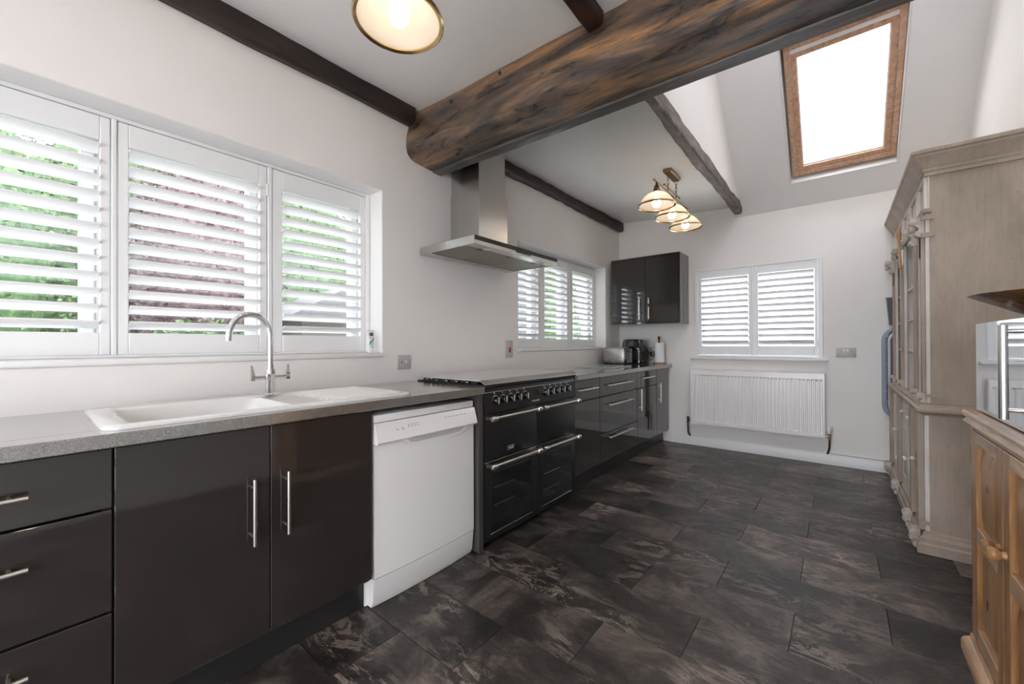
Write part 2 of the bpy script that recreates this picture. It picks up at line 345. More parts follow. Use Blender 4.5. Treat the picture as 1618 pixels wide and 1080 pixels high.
# sloping ceiling of the vault with the roof window hole
ca, sa = math.cos(R(40)), math.sin(R(40))
def SL(x, v, w): return (x, YF - v * ca + w * sa, 2.49 + v * sa + w * ca)
def sbox(b, x0, x1, v0, v1, w0, w1):
    b.hexa([SL(x0, v0, w0), SL(x1, v0, w0), SL(x1, v1, w0), SL(x0, v1, w0), SL(x0, v0, w1), SL(x1, v0, w1), SL(x1, v1, w1), SL(x0, v1, w1)])
V1 = 2.45
b = MB(); SX0, SX1, SV0, SV1 = -0.362, 0.392, 0.262, 1.50
sbox(b, -0.86, SX0, -0.3, V1, 0, 0.2); sbox(b, SX1, XR, -0.3, V1, 0, 0.2); sbox(b, SX0, SX1, -0.3, SV0, 0, 0.2); sbox(b, SX0, SX1, SV1, V1, 0, 0.2)
yr, zr = YF - V1 * ca, 2.49 + V1 * sa
gz = (zr - 3.1) / (yr - 1.75)
def gs(x0, x1, y0, y1):
    za, zb = 3.1 + (y0 - 1.75) * gz, 3.1 + (y1 - 1.75) * gz
    b.hexa([(x0, y1, zb), (x1, y1, zb), (x1, y0, za), (x0, y0, za), (x0, y1, zb + .2), (x1, y1, zb + .2), (x1, y0, za + .2), (x0, y0, za + .2)])
HX0, HX1 = -0.40, 0.40  # hidden opening in the opposite slope, added to let more daylight into the vault
gs(-0.86, HX0, 1.75, yr); gs(HX1, XR, 1.75, yr); gs(HX0, HX1, 1.75, 2.15); gs(HX0, HX1, 2.80, yr)
sm(b.build('ceiling', 'ceil'))
b = MB(); b.prism([(1.72, 2.56), (1.89, 2.56), (1.89, 3.3), (1.72, 3.3)], 'x', -0.86, XR); sm(b.build('wall_upper', 'wall'))
b = MB(); b.prism([(1.80, 2.60), (YF, 2.60), (YF, 2.49 + .15), (yr, zr + .1), (1.80, 3.2)], 'x', -0.870, -0.800); sm(b.build('wall_inner', 'wall'))
# skirting
b = MB(); b.prism([(YF, 0), (YF - .018, 0), (YF - .018, .078), (YF - .010, .100), (YF, .104)], 'x', -1.56, XR)
sk = sm(b.build('baseboard_back', 'trim'))
b = MB(); b.prism([(XR, 0), (XR - .018, 0), (XR - .018, .078), (XR - .010, .100), (XR, .104)], 'y', -1.15, YF - .018); sm(b.build('baseboard_right', 'trim'))

# floor: joint bed with tiles as its children
floor = MB().box(XW, XR, YB, YF, -0.06, -0.0035).build('floor', 'joint'); sm(floor)
TL, TW, G = 0.6095, 0.2815, 0.0012
full = None
def tile(x0, x1, y0, y1):
    global full
    whole = abs(x1 - x0 - (TL - G)) < 1e-4 and abs(y1 - y0 - (TW - G)) < 1e-4
    if whole and full: o = full.copy(); C.objects.link(o)
    else:
        bb = MB(); hx, hy = (x1 - x0) / 2, (y1 - y0) / 2; e = .0012
        bb.hexa([(-hx, -hy, -.0035), (hx, -hy, -.0035), (hx, hy, -.0035), (-hx, hy, -.0035), (-hx + e, -hy + e, 0), (hx - e, -hy + e, 0), (hx - e, hy - e, 0), (-hx + e, hy - e, 0)])
        o = bb.build('tile', 'slate')
        if whole: full = o
    o.parent = floor; o.location = ((x0 + x1) / 2, (y0 + y1) / 2, 0)
for k in range(-14, 13):
    y0 = 1.535 + k * TW; y1 = min(y0 + TW - G, YF - .002)
    xj = (-0.46 if k % 2 == 0 else -0.155)
    if k >= 12: y1 = YF - .002
    if y1 - y0 < .02: continue
    for mI in range(-3, 4):
        x0 = xj + mI * TL; x1 = x0 + TL - G
        x0c, x1c = max(x0, -1.68), min(x1, XR - .002)
        if x1c - x0c > .02: tile(x0c, x1c, y0, y1)

# ================================================================== TIMBERS
def timber(name, prof, x0, x1, m, axis='x', step=0.03, amp=0.006, seed=0, sag=0.0, topz=None, sub=3):
    """beam lofted from a closed (u,z) outline, lumpy like hewn wood"""
    pts = []
    for i in range(len(prof)):
        a, c = Vector(prof[i]), Vector(prof[(i + 1) % len(prof)])
        for k in range(sub): pts.append(a.lerp(c, k / sub))
    n = max(2, int((x1 - x0) / step)); rings = []
    cu = sum((p.x for p in pts)) / len(pts); cz = sum((p.y for p in pts)) / len(pts)
    for i in range(n + 1):
        t = x0 + (x1 - x0) * i / n; ring = []
        for p in pts:
            u, z = p.x, p.y
            if topz is not None and z > topz - .02: zz = z
            else:
                nv = noise.noise(Vector((t * 2.2 + seed, u * 5, z * 5))) * amp * 1.6 + noise.noise(Vector((t * 9 + seed, u * 22, z * 22))) * amp * .55
                d = Vector((u - cu, z - cz)).normalized(); u += d.x * nv; zz = z + d.y * nv
            if sag: zz += -sag * (t - x0) / (x1 - x0)
            ring.append((t, u, zz) if axis == 'x' else (u, t, zz))
        rings.append(ring)
    b = MB(); b.rings(rings); return b.build(name, m, angle=50)
prof = [(1.672, 2.69), (1.640, 2.635), (1.612, 2.56), (1.600, 2.50), (1.598, 2.44), (1.606, 2.395), (1.628, 2.366), (1.665, 2.350), (1.72, 2.346), (1.80, 2.346), (1.84, 2.345), (1.885, 2.345), (1.885, 2.50), (1.885, 2.69)]
bm_ = timber('ceiling_beam', prof, XW + .002, XR - .002, 'beam', step=.025, amp=.007, seed=3, sag=0.058, topz=None, sub=4)
tag(bm_, 'massive old brown and black oak beam crossing the room in front of the extractor hood', 'beam')
pk = timber('rear_plank', [(1.812, 2.350), (1.818, 2.337), (1.887, 2.336), (1.892, 2.350), (1.892, 2.52), (1.886, 2.52), (1.8855, 2.35)], XW + .002, XR - .002, 'beam_grey', step=.03, amp=.0025, seed=9, sag=0.058)
pk.parent = bm_; pk['label'] = 'straight darker plank along the rear underside'
for nx, nyy, nz_ in ((-1.78, 1.648, 2.60), (-1.40, 1.650, 2.607)):
    b = MB(); b.cyl((nx, nyy, nz_), (nx, nyy - .022, nz_ - .006), .004, .006, n=8); b.ball((nx, nyy - .024, nz_ - .010), .009, 1, .7, 1.5, 10, 6); b.build('iron_nail', 'black_plastic', bm_)
def joist(name, outline, y0, y1, m, seed, label, amp=.005, group=None):
    o = timber(name, outline, y0, y1, m, 'y', .04, amp, seed, 0, None, 3); tag(o, label, 'beam', group); return o
joist('wall_plate_beam', [(XW + .002, 2.575), (XW + .040, 2.572), (XW + .052, 2.585), (XW + .055, 2.68), (XW + .002, 2.68)], YB + .01, 1.63, 'dark_joist', 11,
      'near-black timber along the top of the left wall above the sink window', .004)
joist('wall_plate_beam', [(XW + .002, 2.575), (XW + .040, 2.570), (XW + .055, 2.585), (XW + .058, 2.665), (XW + .002, 2.668)], 1.89, YF - .01, 'dark_joist', 23,
      'near-black timber along the top of the left wall between the hood and the far corner', .012)
joist('ceiling_joist', [(-0.872, 2.555), (-0.862, 2.543), (-0.812, 2.543), (-0.800, 2.556), (-0.798, 2.62), (-0.875, 2.62)], YB + .01, 1.63, 'red_joist', 31,
      'short dark reddish joist meeting the big beam at the top edge', .004)
joist('ceiling_joist', [(-0.862, 2.530), (-0.855, 2.522), (-0.806, 2.522), (-0.796, 2.532), (-0.792, 2.612), (-0.862, 2.618)], 1.88, YF - .005, 'worn_joist', 47,
      'rough weathered grey-brown joist running from the big beam to the far wall', .013)

# ================================================================== WINDOWS + SHUTTERS
def upvc_window_x(idx, y0, y1, z0, z1, mull):        # in left wall
    r = struct('window_%d' % idx, (XW - .22, (y0 + y1) / 2, z0))
    X0, X1 = XW - .27, XW - .215
    b = MB()
    b.box(X0, X1, y0, y0 + .05, z0, z1, .006); b.box(X0, X1, y1 - .05, y1, z0, z1, .006); b.box(X0, X1, y0 + .05, y1 - .05, z0, z0 + .06, .006); b.box(X0, X1, y0 + .05, y1 - .05, z1 - .05, z1, .006)
    b.build('window_frame', 'upvc', r)
    ed = [y0 + .05] + mull + [y1 - .05]
    for i in range(len(ed) - 1):
        a, c = ed[i] + (.025 if i else 0), ed[i + 1] - (.025 if i < len(ed) - 2 else 0)
        if i: MB().box(X0, X1, ed[i] - .025, ed[i] + .025, z0 + .06, z1 - .05, .005).build('mullion', 'upvc', r)
        b = MB(); w = .045; q0, q1 = X0 + .01, X1 + .012
        za, zc = z0 + .062, z1 - .052; a += .002; c -= .002
        b.box(q0, q1, a, a + w, za, zc, .006); b.box(q0, q1, c - w, c, za, zc, .006); b.box(q0, q1, a + w, c - w, za, za + w, .006); b.box(q0, q1, a + w, c - w, zc - w, zc, .006)
        sa_ = b.build('sash', 'upvc', r)
        MB().box(X0 + .028, X0 + .032, a + w - .005, c - w + .005, za + w - .005, zc - w + .005).build('pane', 'sheer', sa_)
    return r
w = upvc_window_x(1, W1[0], W1[1], W1[2], W1[3], [0.23, 0.83])
MB().box(XW - .215, XW + .012, W1[0], W1[1] - .001, 1.0725, 1.100, .009, 3).build('window_sill', 'trim', w)
def lining(w, W_, nm='reveal_lining'):
    MB().box(T1 + .005, XW - .0005, W_[0], W_[1] - .0005, W_[3] - .004, W_[3] - .0005).build(nm, 'trim', w)
    MB().box(T1 + .005, XW - .0005, W_[1] - .004, W_[1] - .0005, W_[2] + .03, W_[3] - .0045).build(nm, 'trim', w)
T1 = XW - .14
lining(w, W1)
w = upvc_window_x(2, W2[0], W2[1], W2[2], W2[3], [3.30, 3.85])
MB().box(XW - .215, XW + .012, W2[0] + .001, W2[1] - .001, 1.0825, 1.110, .009, 3).build('window_sill', 'trim', w)
lining(w, W2)
def louvre_mesh(L, w, th, tilt, axis):
    """elliptical blade, room edge high; axis 'y' (left wall, room is +X) or 'x' (far wall, room is -Y)"""
    n = 10; pts = []
    for j in range(n):
        u, v = [(w / 2, .0030), (w / 2 - .004, .0050), (0, th / 2), (-w / 2 + .004, .0040), (-w / 2, .0018), (-w / 2, -.0018), (-w / 2 + .004, -.0040), (0, -th / 2), (w / 2 - .004, -.0050), (w / 2, -.0030)][j]
        pts.append((u * math.cos(tilt) - v * math.sin(tilt), u * math.sin(tilt) + v * math.cos(tilt)))
    b = MB()
    if axis == 'y': b.rings([[(u, -L / 2, z) for u, z in pts], [(u, L / 2, z) for u, z in pts]])
    else: b.rings([[(-L / 2, -u, z) for u, z in pts], [(L / 2, -u, z) for u, z in pts]])
    return b
def shutter(label, axis, t, u0, u1, z0, z1, lu0, lu1, lz0, lz1, nl, tilt, wl, group, hinge_at):
    """t = room-side plane of the panel"""
    th = .026
    base = (t - th / 2, (u0 + u1) / 2, z0) if axis == 'y' else ((u0 + u1) / 2, t + th / 2, z0)
    r = thing('plantation_shutter', label, 'shutter', base, group)
    def bx(a, c, za, zb, nm):
        b = MB()
        if axis == 'y': b.box(t - th, t, a, c, za, zb, .003)
        else: b.box(a, c, t, t + th, za, zb, .003)
        return b.build(nm, 'shutter', r)
    bx(u0, lu0, z0, z1, 'stile'); bx(lu1, u1, z0, z1, 'stile'); bx(lu0, lu1, z0, lz0, 'rail'); bx(lu0, lu1, lz1, z1, 'rail')
    p = (lz1 - lz0) / nl; first = None; uc = (lu0 + lu1) / 2
    for i in range(nl):
        z = lz0 + p * (i + .5); loc = Vector((t - th / 2, uc, z)) if axis == 'y' else Vector((uc, t + th / 2, z))
        loc -= Vector(base)
        if first is None:
            first = louvre_mesh(lu1 - lu0 - .004, wl, .011, tilt, axis).build('louvre', 'shutter'); first.parent = r; first.location = loc
        else: dup(first, loc)
    for zh in (z0 + .12, z1 - .12):
        b = MB(); h = hinge_at
        if axis == 'y': b.cyl((t + .003, h, zh - .03), (t + .003, h, zh + .03), .004, n=8)
        else: b.cyl((h, t - .003, zh - .03), (h, t - .003, zh + .03), .004, n=8)
        b.build('hinge', 'shutter', r)
    return r
T1 = XW - .14
def shutter_frame_x(y0, y1, z0, z1, posts):
    r = thing('shutter_frame', None, 'frame', (T1, (y0 + y1) / 2, z0)); b = MB(); f = .030
    b.box(T1 - .045, T1 + .004, y0, y0 + f, z0, z1, .004); b.build('side_member', 'shutter', r)
    MB().box(T1 - .045, T1 + .004, y1 - f, y1, z0, z1, .004).build('side_member', 'shutter', r)
    MB().box(T1 - .045, T1 + .004, y0 + f, y1 - f, z1 - .018, z1, .004).build('head_member', 'shutter', r)
    MB().box(T1 - .045, T1 + .004, y0 + f, y1 - f, z0, z0 + .010, .003).build('bottom_member', 'shutter', r)
    for a, c in posts: MB().box(T1 - .045, T1 + .004, a + .001, c - .001, z0 + .010, z1 - .018, .003).build('post', 'shutter', r)
    return r
r = shutter_frame_x(W1[0], W1[1] - .002, 1.1005, W1[3] - .001, [(.243, .262), (.827, .850)])
r['label'] = 'white fixed frame holding the three shutter panels of the window above the sink'
g1, g2, g3 = None, None, None
zt = 2.082
shutter('plantation shutter panel cut off by the left picture edge, above the sink', 'y', T1, -0.328, .241, 1.112, zt, -.295, .211, 1.203, 1.985, 12, R(27), .064, g1, -.328)
shutter('white plantation shutter panel standing directly behind the tall chrome tap', 'y', T1, .264, .825, 1.112, zt, .297, .790, 1.203, 1.985, 12, R(27), .064, g1, .826)
shutter('narrow plantation shutter panel with the cream tube in front of its lower right corner', 'y', T1, .852, 1.388, 1.112, zt, .900, 1.352, 1.203, 1.985, 12, R(27), .064, g1, 1.389)
r = shutter_frame_x(W2[0] + .001, W2[1] - .001, 1.111, W2[3] - .001, [(3.315, 3.335), (3.860, 3.880)])
r['label'] = 'white fixed shutter frame of the left wall window between hood and grey wall cupboard'
shutter('narrow shutter panel partly hidden behind the corner of the extractor hood', 'y', T1, 2.80, 3.313, 1.122, 2.046, 2.85, 3.27, 1.20, 1.965, 12, R(27), .063, g2, 2.80)
shutter('middle shutter panel of the far left wall window, green leaves showing through', 'y', T1, 3.337, 3.858, 1.122, 2.046, 3.38, 3.815, 1.20, 1.965, 12, R(27), .063, g2, 3.858)
shutter('shutter panel of the left wall window nearest to the toaster', 'y', T1, 3.882, 4.440, 1.122, 2.046, 3.93, 4.395, 1.20, 1.965, 12, R(27), .063, g2, 4.440)
# far wall window
w = struct('window_3', ((W3[0] + W3[1]) / 2, YF + .2, W3[2]))
b = MB(); Y0, Y1 = YF + .20, YF + .26; x0, x1, z0, z1 = W3
b.box(x0, x0 + .05, Y0, Y1, z0, z1, .006); b.box(x1 - .05, x1, Y0, Y1, z0, z1, .006); b.box(x0 + .05, x1 - .05, Y0, Y1, z0, z0 + .06, .006); b.box(x0 + .05, x1 - .05, Y0, Y1, z1 - .05, z1, .006); b.box(-.725, -.675, Y0, Y1, z0 + .06, z1 - .05, .005)
b.build('window_frame', 'upvc', w)
MB().box(x0 + .05, -.725, Y0 + .03, Y0 + .034, z0 + .06, z1 - .05).build('pane', 'sheer', w)
MB().box(-.675, x1 - .05, Y0 + .03, Y0 + .034, z0 + .06, z1 - .05).build('pane', 'sheer', w)
MB().box(x0 - .035, x1 + .04, YF - .055, YF - .0005, .970, 1.000, .010, 3).build('window_sill', 'trim', w)
MB().box(x0 + .001, x1 - .001, YF, YF + .19, .986, 1.000).build('window_board', 'trim', w)
TY = YF + .004
r = thing('shutter_frame', 'white fixed shutter frame of the far wall window above the radiator', 'frame', (-.70, TY, 1.0))
b = MB(); b.box(x0 + .001, x0 + .036, TY - .010, TY + .045, 1.001, z1 - .001, .004); b.build('side_member', 'shutter', r)
MB().box(x1 - .040, x1 - .001, TY - .010, TY + .045, 1.001, z1 - .001, .004).build('side_member', 'shutter', r)
MB().box(x0 + .036, x1 - .040, TY - .010, TY + .045, z1 - .022, z1 - .001, .004).build('head_member', 'shutter', r)
MB().box(x0 + .036, x1 - .040, TY - .010, TY + .045, 1.001, 1.022, .003).build('bottom_member', 'shutter', r)
MB().box(-.712, -.690, TY - .006, TY + .04, 1.022, z1 - .022, .003).build('post', 'shutter', r)
shutter('almost closed shutter panel, left one of the pair above the radiator', 'x', TY, -1.240, -.714, 1.024, 1.951, -1.203, -.742, 1.122, 1.870, 12, R(47), .071, g3, -1.241)
shutter('almost closed shutter panel, right one of the pair above the radiator', 'x', TY, -.688, -.162, 1.024, 1.951, -.655, -.186, 1.122, 1.870, 12, R(47), .071, g3, -.161)

# roof window
rw = struct('window_4', (0.02, YF - .3 * ca, 2.49 + .3 * sa))
fx0, fx1, fv0, fv1 = -.332, .378, .306, 1.440
b = MB(); f = .034
sbox(b, fx0, fx0 + f, fv0, fv1, .055, .13); sbox(b, fx1 - f, fx1, fv0, fv1, .055, .13); sbox(b, fx0 + f, fx1 - f, fv0, fv0 + f, .055, .13); sbox(b, fx0 + f, fx1 - f, fv1 - f, fv1, .055, .13)
b.build('window_frame', 'velux', rw)
b = MB(); g = .040; a0, a1, c0, c1 = fx0 + f + .003, fx1 - f - .003, fv0 + f + .003, fv1 - f - .003
sbox(b, a0, a0 + g, c0, c1, .068, .14); sbox(b, a1 - g, a1, c0, c1, .068, .14); sbox(b, a0 + g, a1 - g, c0, c0 + g, .068, .14); sbox(b, a0 + g, a1 - g, c1 - g - .03, c1 - .03, .068, .14)
so = b.build('sash', 'velux', rw)
b = MB(); sbox(b, a0 + .004, a1 - .004, c1 - .028, c1 + .002, .060, .10); b.build('ventilation_flap', 'white_enamel', so)
b = MB(); q = .008
sbox(b, a0 + g, a0 + g + q, c0 + g, c1 - g - .03, .085, .13); sbox(b, a1 - g - q, a1 - g, c0 + g, c1 - g - .03, .085, .13); sbox(b, a0 + g + q, a1 - g - q, c0 + g, c0 + g + q * 1.6, .085, .13)
b.build('glazing_bead', 'white_enamel', so)
b = MB(); sbox(b, a0 + g - .004, a1 - g + .004, c0 + g - .004, c1 - g - .026, .125, .131); b.build('pane', 'sheer', so)
b = MB(); e = .002   # white reveal lining
sbox(b, SX0 + .001, SX0 + .001 + .010, SV0 + .001, SV1 - .001, .001, .19); sbox(b, SX1 - .011, SX1 - .001, SV0 + .001, SV1 - .001, .001, .19)
sbox(b, SX0 + .011, SX1 - .011, SV0 + .001, SV0 + .011, .001, .19); sbox(b, SX0 + .011, SX1 - .011, SV1 - .011, SV1 - .001, .001, .19)
# closing strips between lining and frame, on the roof side
sbox(b, SX0 + .011, fx0, SV0 + .011, SV1 - .011, .13, .16); sbox(b, fx1, SX1 - .011, SV0 + .011, SV1 - .011, .13, .16)
sbox(b, fx0, fx1, SV0 + .011, fv0, .13, .16); sbox(b, fx0, fx1, fv1, SV1 - .011, .13, .16)
b.build('reveal_lining', 'trim', rw)
# unseen openings behind the camera, added to let in daylight, framed as doors
dr = struct('door_1', (-.475, YB - .12, 0)); b = MB()
for x in (-1.55, -.50, .54): b.box(x, x + .06, YB - .15, YB - .09, 0, 2.2, .004)
b.box(-1.49, .54, YB - .148, YB - .092, 2.14, 2.2); b.box(-1.49, .54, YB - .148, YB - .092, 0, .06)
b.build('door_frame', 'upvc', dr)
d2 = struct('door_2', (XR + .15, -1.625, 0)); b = MB()  # second unseen opening, added to brighten the fronts along the left wall
for y in (-2.1, -1.21): b.box(XR + .10, XR + .16, y, y + .06, 0, 2.1, .004)
b.box(XR + .102, XR + .158, -2.04, -1.21, 2.04, 2.10); b.box(XR + .102, XR + .158, -2.04, -1.21, 0, .06)
b.build('door_frame', 'upvc', d2)
# ================================================================== KITCHEN RUN, LEFT WALL
XD = -1.56                       # door fronts
def bar_handle(parent, c, L, vertical, out=.030, r=.006):
    x = XD + out; b = MB()
    if vertical: b.cyl((x, c[0], c[1] - L / 2), (x, c[0], c[1] + L / 2), r, n=12)
    else: b.cyl((x, c[0] - L / 2, c[1]), (x, c[0] + L / 2, c[1]), r, n=12)
    for s_ in (-1, 1):
        q = s_ * (L / 2 - .03)
        if vertical: b.cyl((XD + .0005, c[0], c[1] + q), (x, c[0], c[1] + q), .0045, n=8)
        else: b.cyl((XD + .0005, c[0] + q, c[1]), (x, c[0] + q, c[1]), .0045, n=8)
    return b.build('handle', 'handle', parent)
def base_unit(label, y0, y1, fronts, group=None):
    """fronts: (kind, ya, yb, za, zb, handle) ; handle = (yc, zc, length, vertical)"""
    r = thing('base_cabinet', label, 'cabinet', (-1.85, (y0 + y1) / 2, 0), group)
    b = MB(); t = .018
    b.box(XW + .02, XD - .022, y0 + .0008, y0 + t, .13, .870); b.box(XW + .02, XD - .022, y1 - t, y1 - .0008, .13, .870); b.box(XW + .02, XD - .022, y0 + t, y1 - t, .13, .148); b.box(XW + .02, XW + .03, y0 + t, y1 - t, .148, .870)
    b.box(XD - .07, XD - .022, y0 + t, y1 - t, .852, .870)
    b.build('carcass', 'panel', r)
    for k, ya, yb, za, zb, h in fronts:
        p = MB().box(XD - .018, XD, ya + .0015, yb - .0015, za + .0015, zb - .0015, .0015).build(k, 'gloss', r)
        if h: bar_handle(p, (h[0], h[1]), h[2], h[3])
    MB().box(XD - .085, XD - .067, y0 + .0005, y1 - .0005, 0.001, .129).build('plinth', 'plinth', r)
    return r
base_unit('dark grey gloss drawer unit at the bottom left picture corner', -.43, .168,
          [('drawer_front', -.43, .168, .703, .868, (-.132, .781, .30, False)), ('drawer_front', -.43, .168, .419, .699, (-.132, .607, .30, False)), ('drawer_front', -.43, .168, .145, .415, (-.132, .345, .30, False))])
base_unit('dark grey gloss double cupboard below the white sink', .170, .962,
          [('door', .170, .565, .145, .868, (.507, .585, .224, True)), ('door', .565, .962, .145, .868, (.615, .587, .224, True))])
base_unit('grey gloss unit with one drawer over one door, right beside the range cooker', 2.668, 3.078,
          [('drawer_front', 2.668, 3.078, .703, .868, (2.84, .793, .32, False)), ('door', 2.668, 3.078, .145, .699, None)])
base_unit('grey gloss unit of three wide drawers below the glass chopping board', 3.080, 3.882,
          [('drawer_front', 3.08, 3.882, .703, .868, (3.455, .793, .50, False)), ('drawer_front', 3.08, 3.882, .385, .699, (3.47, .622, .50, False)), ('drawer_front', 3.08, 3.882, .145, .381, (3.465, .343, .50, False))])
base_unit('grey gloss unit with small drawer over door, in front of the air fryer', 3.884, 4.426,
          [('drawer_front', 3.884, 4.426, .703, .868, (4.145, .800, .30, False)), ('door', 3.884, 4.426, .145, .699, (3.925, .589, .212, True))])
base_unit('grey gloss full height door cupboard next to the far wall, last of the run', 4.428, 4.815,
          [('door', 4.428, 4.815, .145, .868, (4.478, .604, .212, True))])
p = MB().box(XW + .005, XD + .018, 1.603, 1.638, 0.001, .872, .001).build('end_panel', 'panel'); tag(p, 'tall narrow grey panel standing between dishwasher and range cooker', 'panel')

# worktops
ZT = .912; XE = -1.528
wt = MB(); SKX0, SKX1, SKY0, SKY1 = -2.06, -1.62, .19, 1.15
wt.box(SKX1, XE, -.43, 1.640, .873, ZT, .0025); wt.box(XW + .001, SKX0, -.43, 1.640, .873, ZT); wt.box(SKX0, SKX1, -.43, SKY0, .873, ZT); wt.box(SKX0, SKX1, SKY1, 1.640, .873, ZT)
tag(wt.build('worktop', 'worktop'), 'speckled grey laminate worktop around the white sink', 'worktop')
tag(MB().box(XW + .001, XE, 2.660, YF - .001, .873, ZT, .0025).build('worktop', 'worktop'), 'grey laminate worktop between range cooker and far wall', 'worktop')

# sink
def rrect(x0, x1, y0, y1, r, z, n=5):
    P = []
    for cx, cy, a0 in ((x1 - r, y1 - r, 0), (x0 + r, y1 - r, 90), (x0 + r, y0 + r, 180), (x1 - r, y0 + r, 270)):
        for k in range(n + 1):
            a = R(a0 + 90 * k / n); P.append((cx + r * math.cos(a), cy + r * math.sin(a), z))
    return P
sk = thing('kitchen_sink', 'white ceramic inset sink with draining board set in the worktop', 'sink', (-1.83, .67, ZT))
X0, X1, Y0, Y1 = -2.10, -1.572, .148, 1.195
b = MB()   # rim plate with an opening for the bowl: built as a loft, outer skirt -> top -> bowl
def lo(*a): return rrect(*a)
b.rings([lo(X0, X1, Y0, Y1, .045, ZT + .0005), lo(X0 + .001, X1 - .001, Y0 + .001, Y1 - .001, .045, ZT + .008), lo(X0 + .008, X1 - .008, Y0 + .008, Y1 - .008, .040, ZT + .013),
         lo(X0 + .075, X1 - .028, Y0 + .055, Y1 - .045, .030, ZT + .013), lo(X0 + .082, X1 - .036, Y0 + .065, Y1 - .055, .028, ZT + .006), lo(X0 + .084, X1 - .038, Y0 + .067, .70, .028, ZT + .004)], cap=False)
b.rings([lo(X0 + .084, X1 - .038, Y0 + .067, .68, .028, ZT + .004), lo(X0 + .092, X1 - .046, Y0 + .078, .665, .05, ZT - .03), lo(X0 + .105, X1 - .058, Y0 + .09, .65, .06, ZT - .15), lo(X0 + .14, X1 - .09, Y0 + .12, .62, .06, ZT - .165)], cap=False)
bot = lo(X0 + .14, X1 - .09, Y0 + .12, .62, .06, ZT - .165); b.bm.faces.new([b.bm.verts.new(q) for q in bot])
b.box(X0 + .084, X1 - .038, .682, Y1 - .05, ZT - .004, ZT + .0045)
b.build('basin', 'ceramic', sk)
b = MB()
for k in range(9):
    x = -1.985 + k * .042; b.tube([(x, .83, ZT + .005), (x, .86, ZT + .009), (x, 1.09, ZT + .011), (x, 1.13, ZT + .006)], .006, 8)
b.build('drainer_ridges', 'ceramic', sk)
b = MB(); b.lathe([(.001, .001), (.035, .001), (.04, -.002), (.04, -.004)], (-1.83, .42, ZT - .161)); b.build('waste', 'chrome', sk)
# tap
tp = thing('mixer_tap', 'tall chrome swan-neck mixer tap with two lever handles behind the sink', 'tap', (-2.0, .724, ZT + .0135))
zb = ZT + .0135
b = MB(); b.lathe([(.026, 0), (.026, .004), (.021, .006), (.0195, .008), (.0195, .075), (.021, .080), (.021, .112), (.018, .116)], (-2.0, .724, zb), 24); b.build('tap_body', 'chrome', tp)
path = [(-2.0, .724, zb + .11), (-2.0, .724, 1.10), (-2.0, .724, 1.19)]; rr = .0795
for k in range(1, 17):
    a = R(k * 168 / 16); path.append((-2.0, .724 - rr + rr * math.cos(a), 1.19 + rr * 1.18 * math.sin(a) * (1 if k < 13 else 1)))
path.append((-2.0, path[-1][1] - .004, 1.168))
b = MB(); b.tube(path, .0125, 16); b.tube([(-2.0, .724, zb + .108), (-2.0, .724, zb + .135)], [.0150, .0150], 16); b.build('spout', 'chrome', tp)
for s_ in (-1, 1):
    yb_ = .724 + s_ * .018
    b = MB(); b.cyl((-2.0, yb_, 1.005), (-2.0, .724 + s_ * .072, 1.005), .0105, n=14)
    b.build('tap_arm', 'chrome', tp)
    y = .724 + s_ * .072; b = MB()
    b.rings([[(-2.011, y - .008, .993), (-1.989, y - .008, .993), (-1.989, y + .008, .993), (-2.011, y + .008, .993)],
             [(-2.011, y - .008, 1.018), (-1.989, y - .008, 1.018), (-1.989, y + .008, 1.018), (-2.011, y + .008, 1.018)],
             [(-2.004, y + s_ * .004 - .003, 1.060), (-1.996, y + s_ * .004 - .003, 1.060), (-1.996, y + s_ * .004 + .003, 1.060), (-2.004, y + s_ * .004 + .003, 1.060)]])
    b.build('lever', 'chrome', tp)

# dishwasher
dw = thing('dishwasher', 'white freestanding dishwasher under the worktop', 'dishwasher', (-1.85, 1.278, 0)); ya, yb = .976, 1.586
MB().box(XW + .04, XD - .03, ya + .006, yb - .006, .09, .838, .003).build('body', 'white_enamel', dw)
MB().box(XW + .04, XD - .006, ya, yb, .808, .842, .006, 2).build('lid', 'white_enamel', dw)
b = MB(); b.prism([(XD - .028, .716), (XD + .020, .716), (XD + .026, .724), (XD + .002, .802), (XD - .003, .806), (XD - .028, .806)], 'y', ya, yb); cp = b.build('control_panel', 'white_enamel', dw)
# door with bowed plan: two rings swept vertically
def bow(x, y): return x + .012 * (1 - ((y - 1.281) / .305) ** 2)
ys = [ya + (yb - ya) * k / 12 for k in range(13)]
def bowed(z0, z1, xo, xi): 
    b = MB(); 
    ring = lambda z: [(bow(xo, y), y, z) for y in ys] + [(xi, yb, z), (xi, ya, z)]
    b.rings([ring(z0), ring(z1)]); return b
d_ = bowed(.135, .713, XD - .006, XD - .029).build('door', 'white_enamel', dw)
b = MB()   # scooped grip under the control panel
b.prism([(1.115, .713), (1.525, .713), (1.50, .690), (1.455, .680), (1.185, .680), (1.14, .690)], 'x', XD + .004, XD + .0095); b.build('handle_lip', 'white_enamel', d_)
b = MB(); b.prism([(1.14, .7128), (1.50, .7128), (1.482, .698), (1.45, .692), (1.19, .692), (1.158, .698)], 'x', XD + .009, XD + .0102); b.build('grip_shadow_gap', mat('grip_recess', (0.55, 0.54, 0.53), 0.5), d_)  # flat greyer plate, shade inside the scooped grip put into its colour
b = MB(); ring = lambda z, o: [(bow(XD - .008, y) + o, y, z) for y in ys] + [(XD - .06, yb, z), (XD - .06, ya, z)]
b.rings([ring(.003, -.022), ring(.03, -.010), ring(.131, 0)]); b.build('kickboard', 'white_enamel', dw)
MB().box(XW + .04, XD - .061, ya - .012, ya + .02, .003, .12).build('side_foot_panel', 'white_enamel', dw)
b = MB()
def onpanel(y, z): return XD + .002 + (.802 - z) / .078 * .024
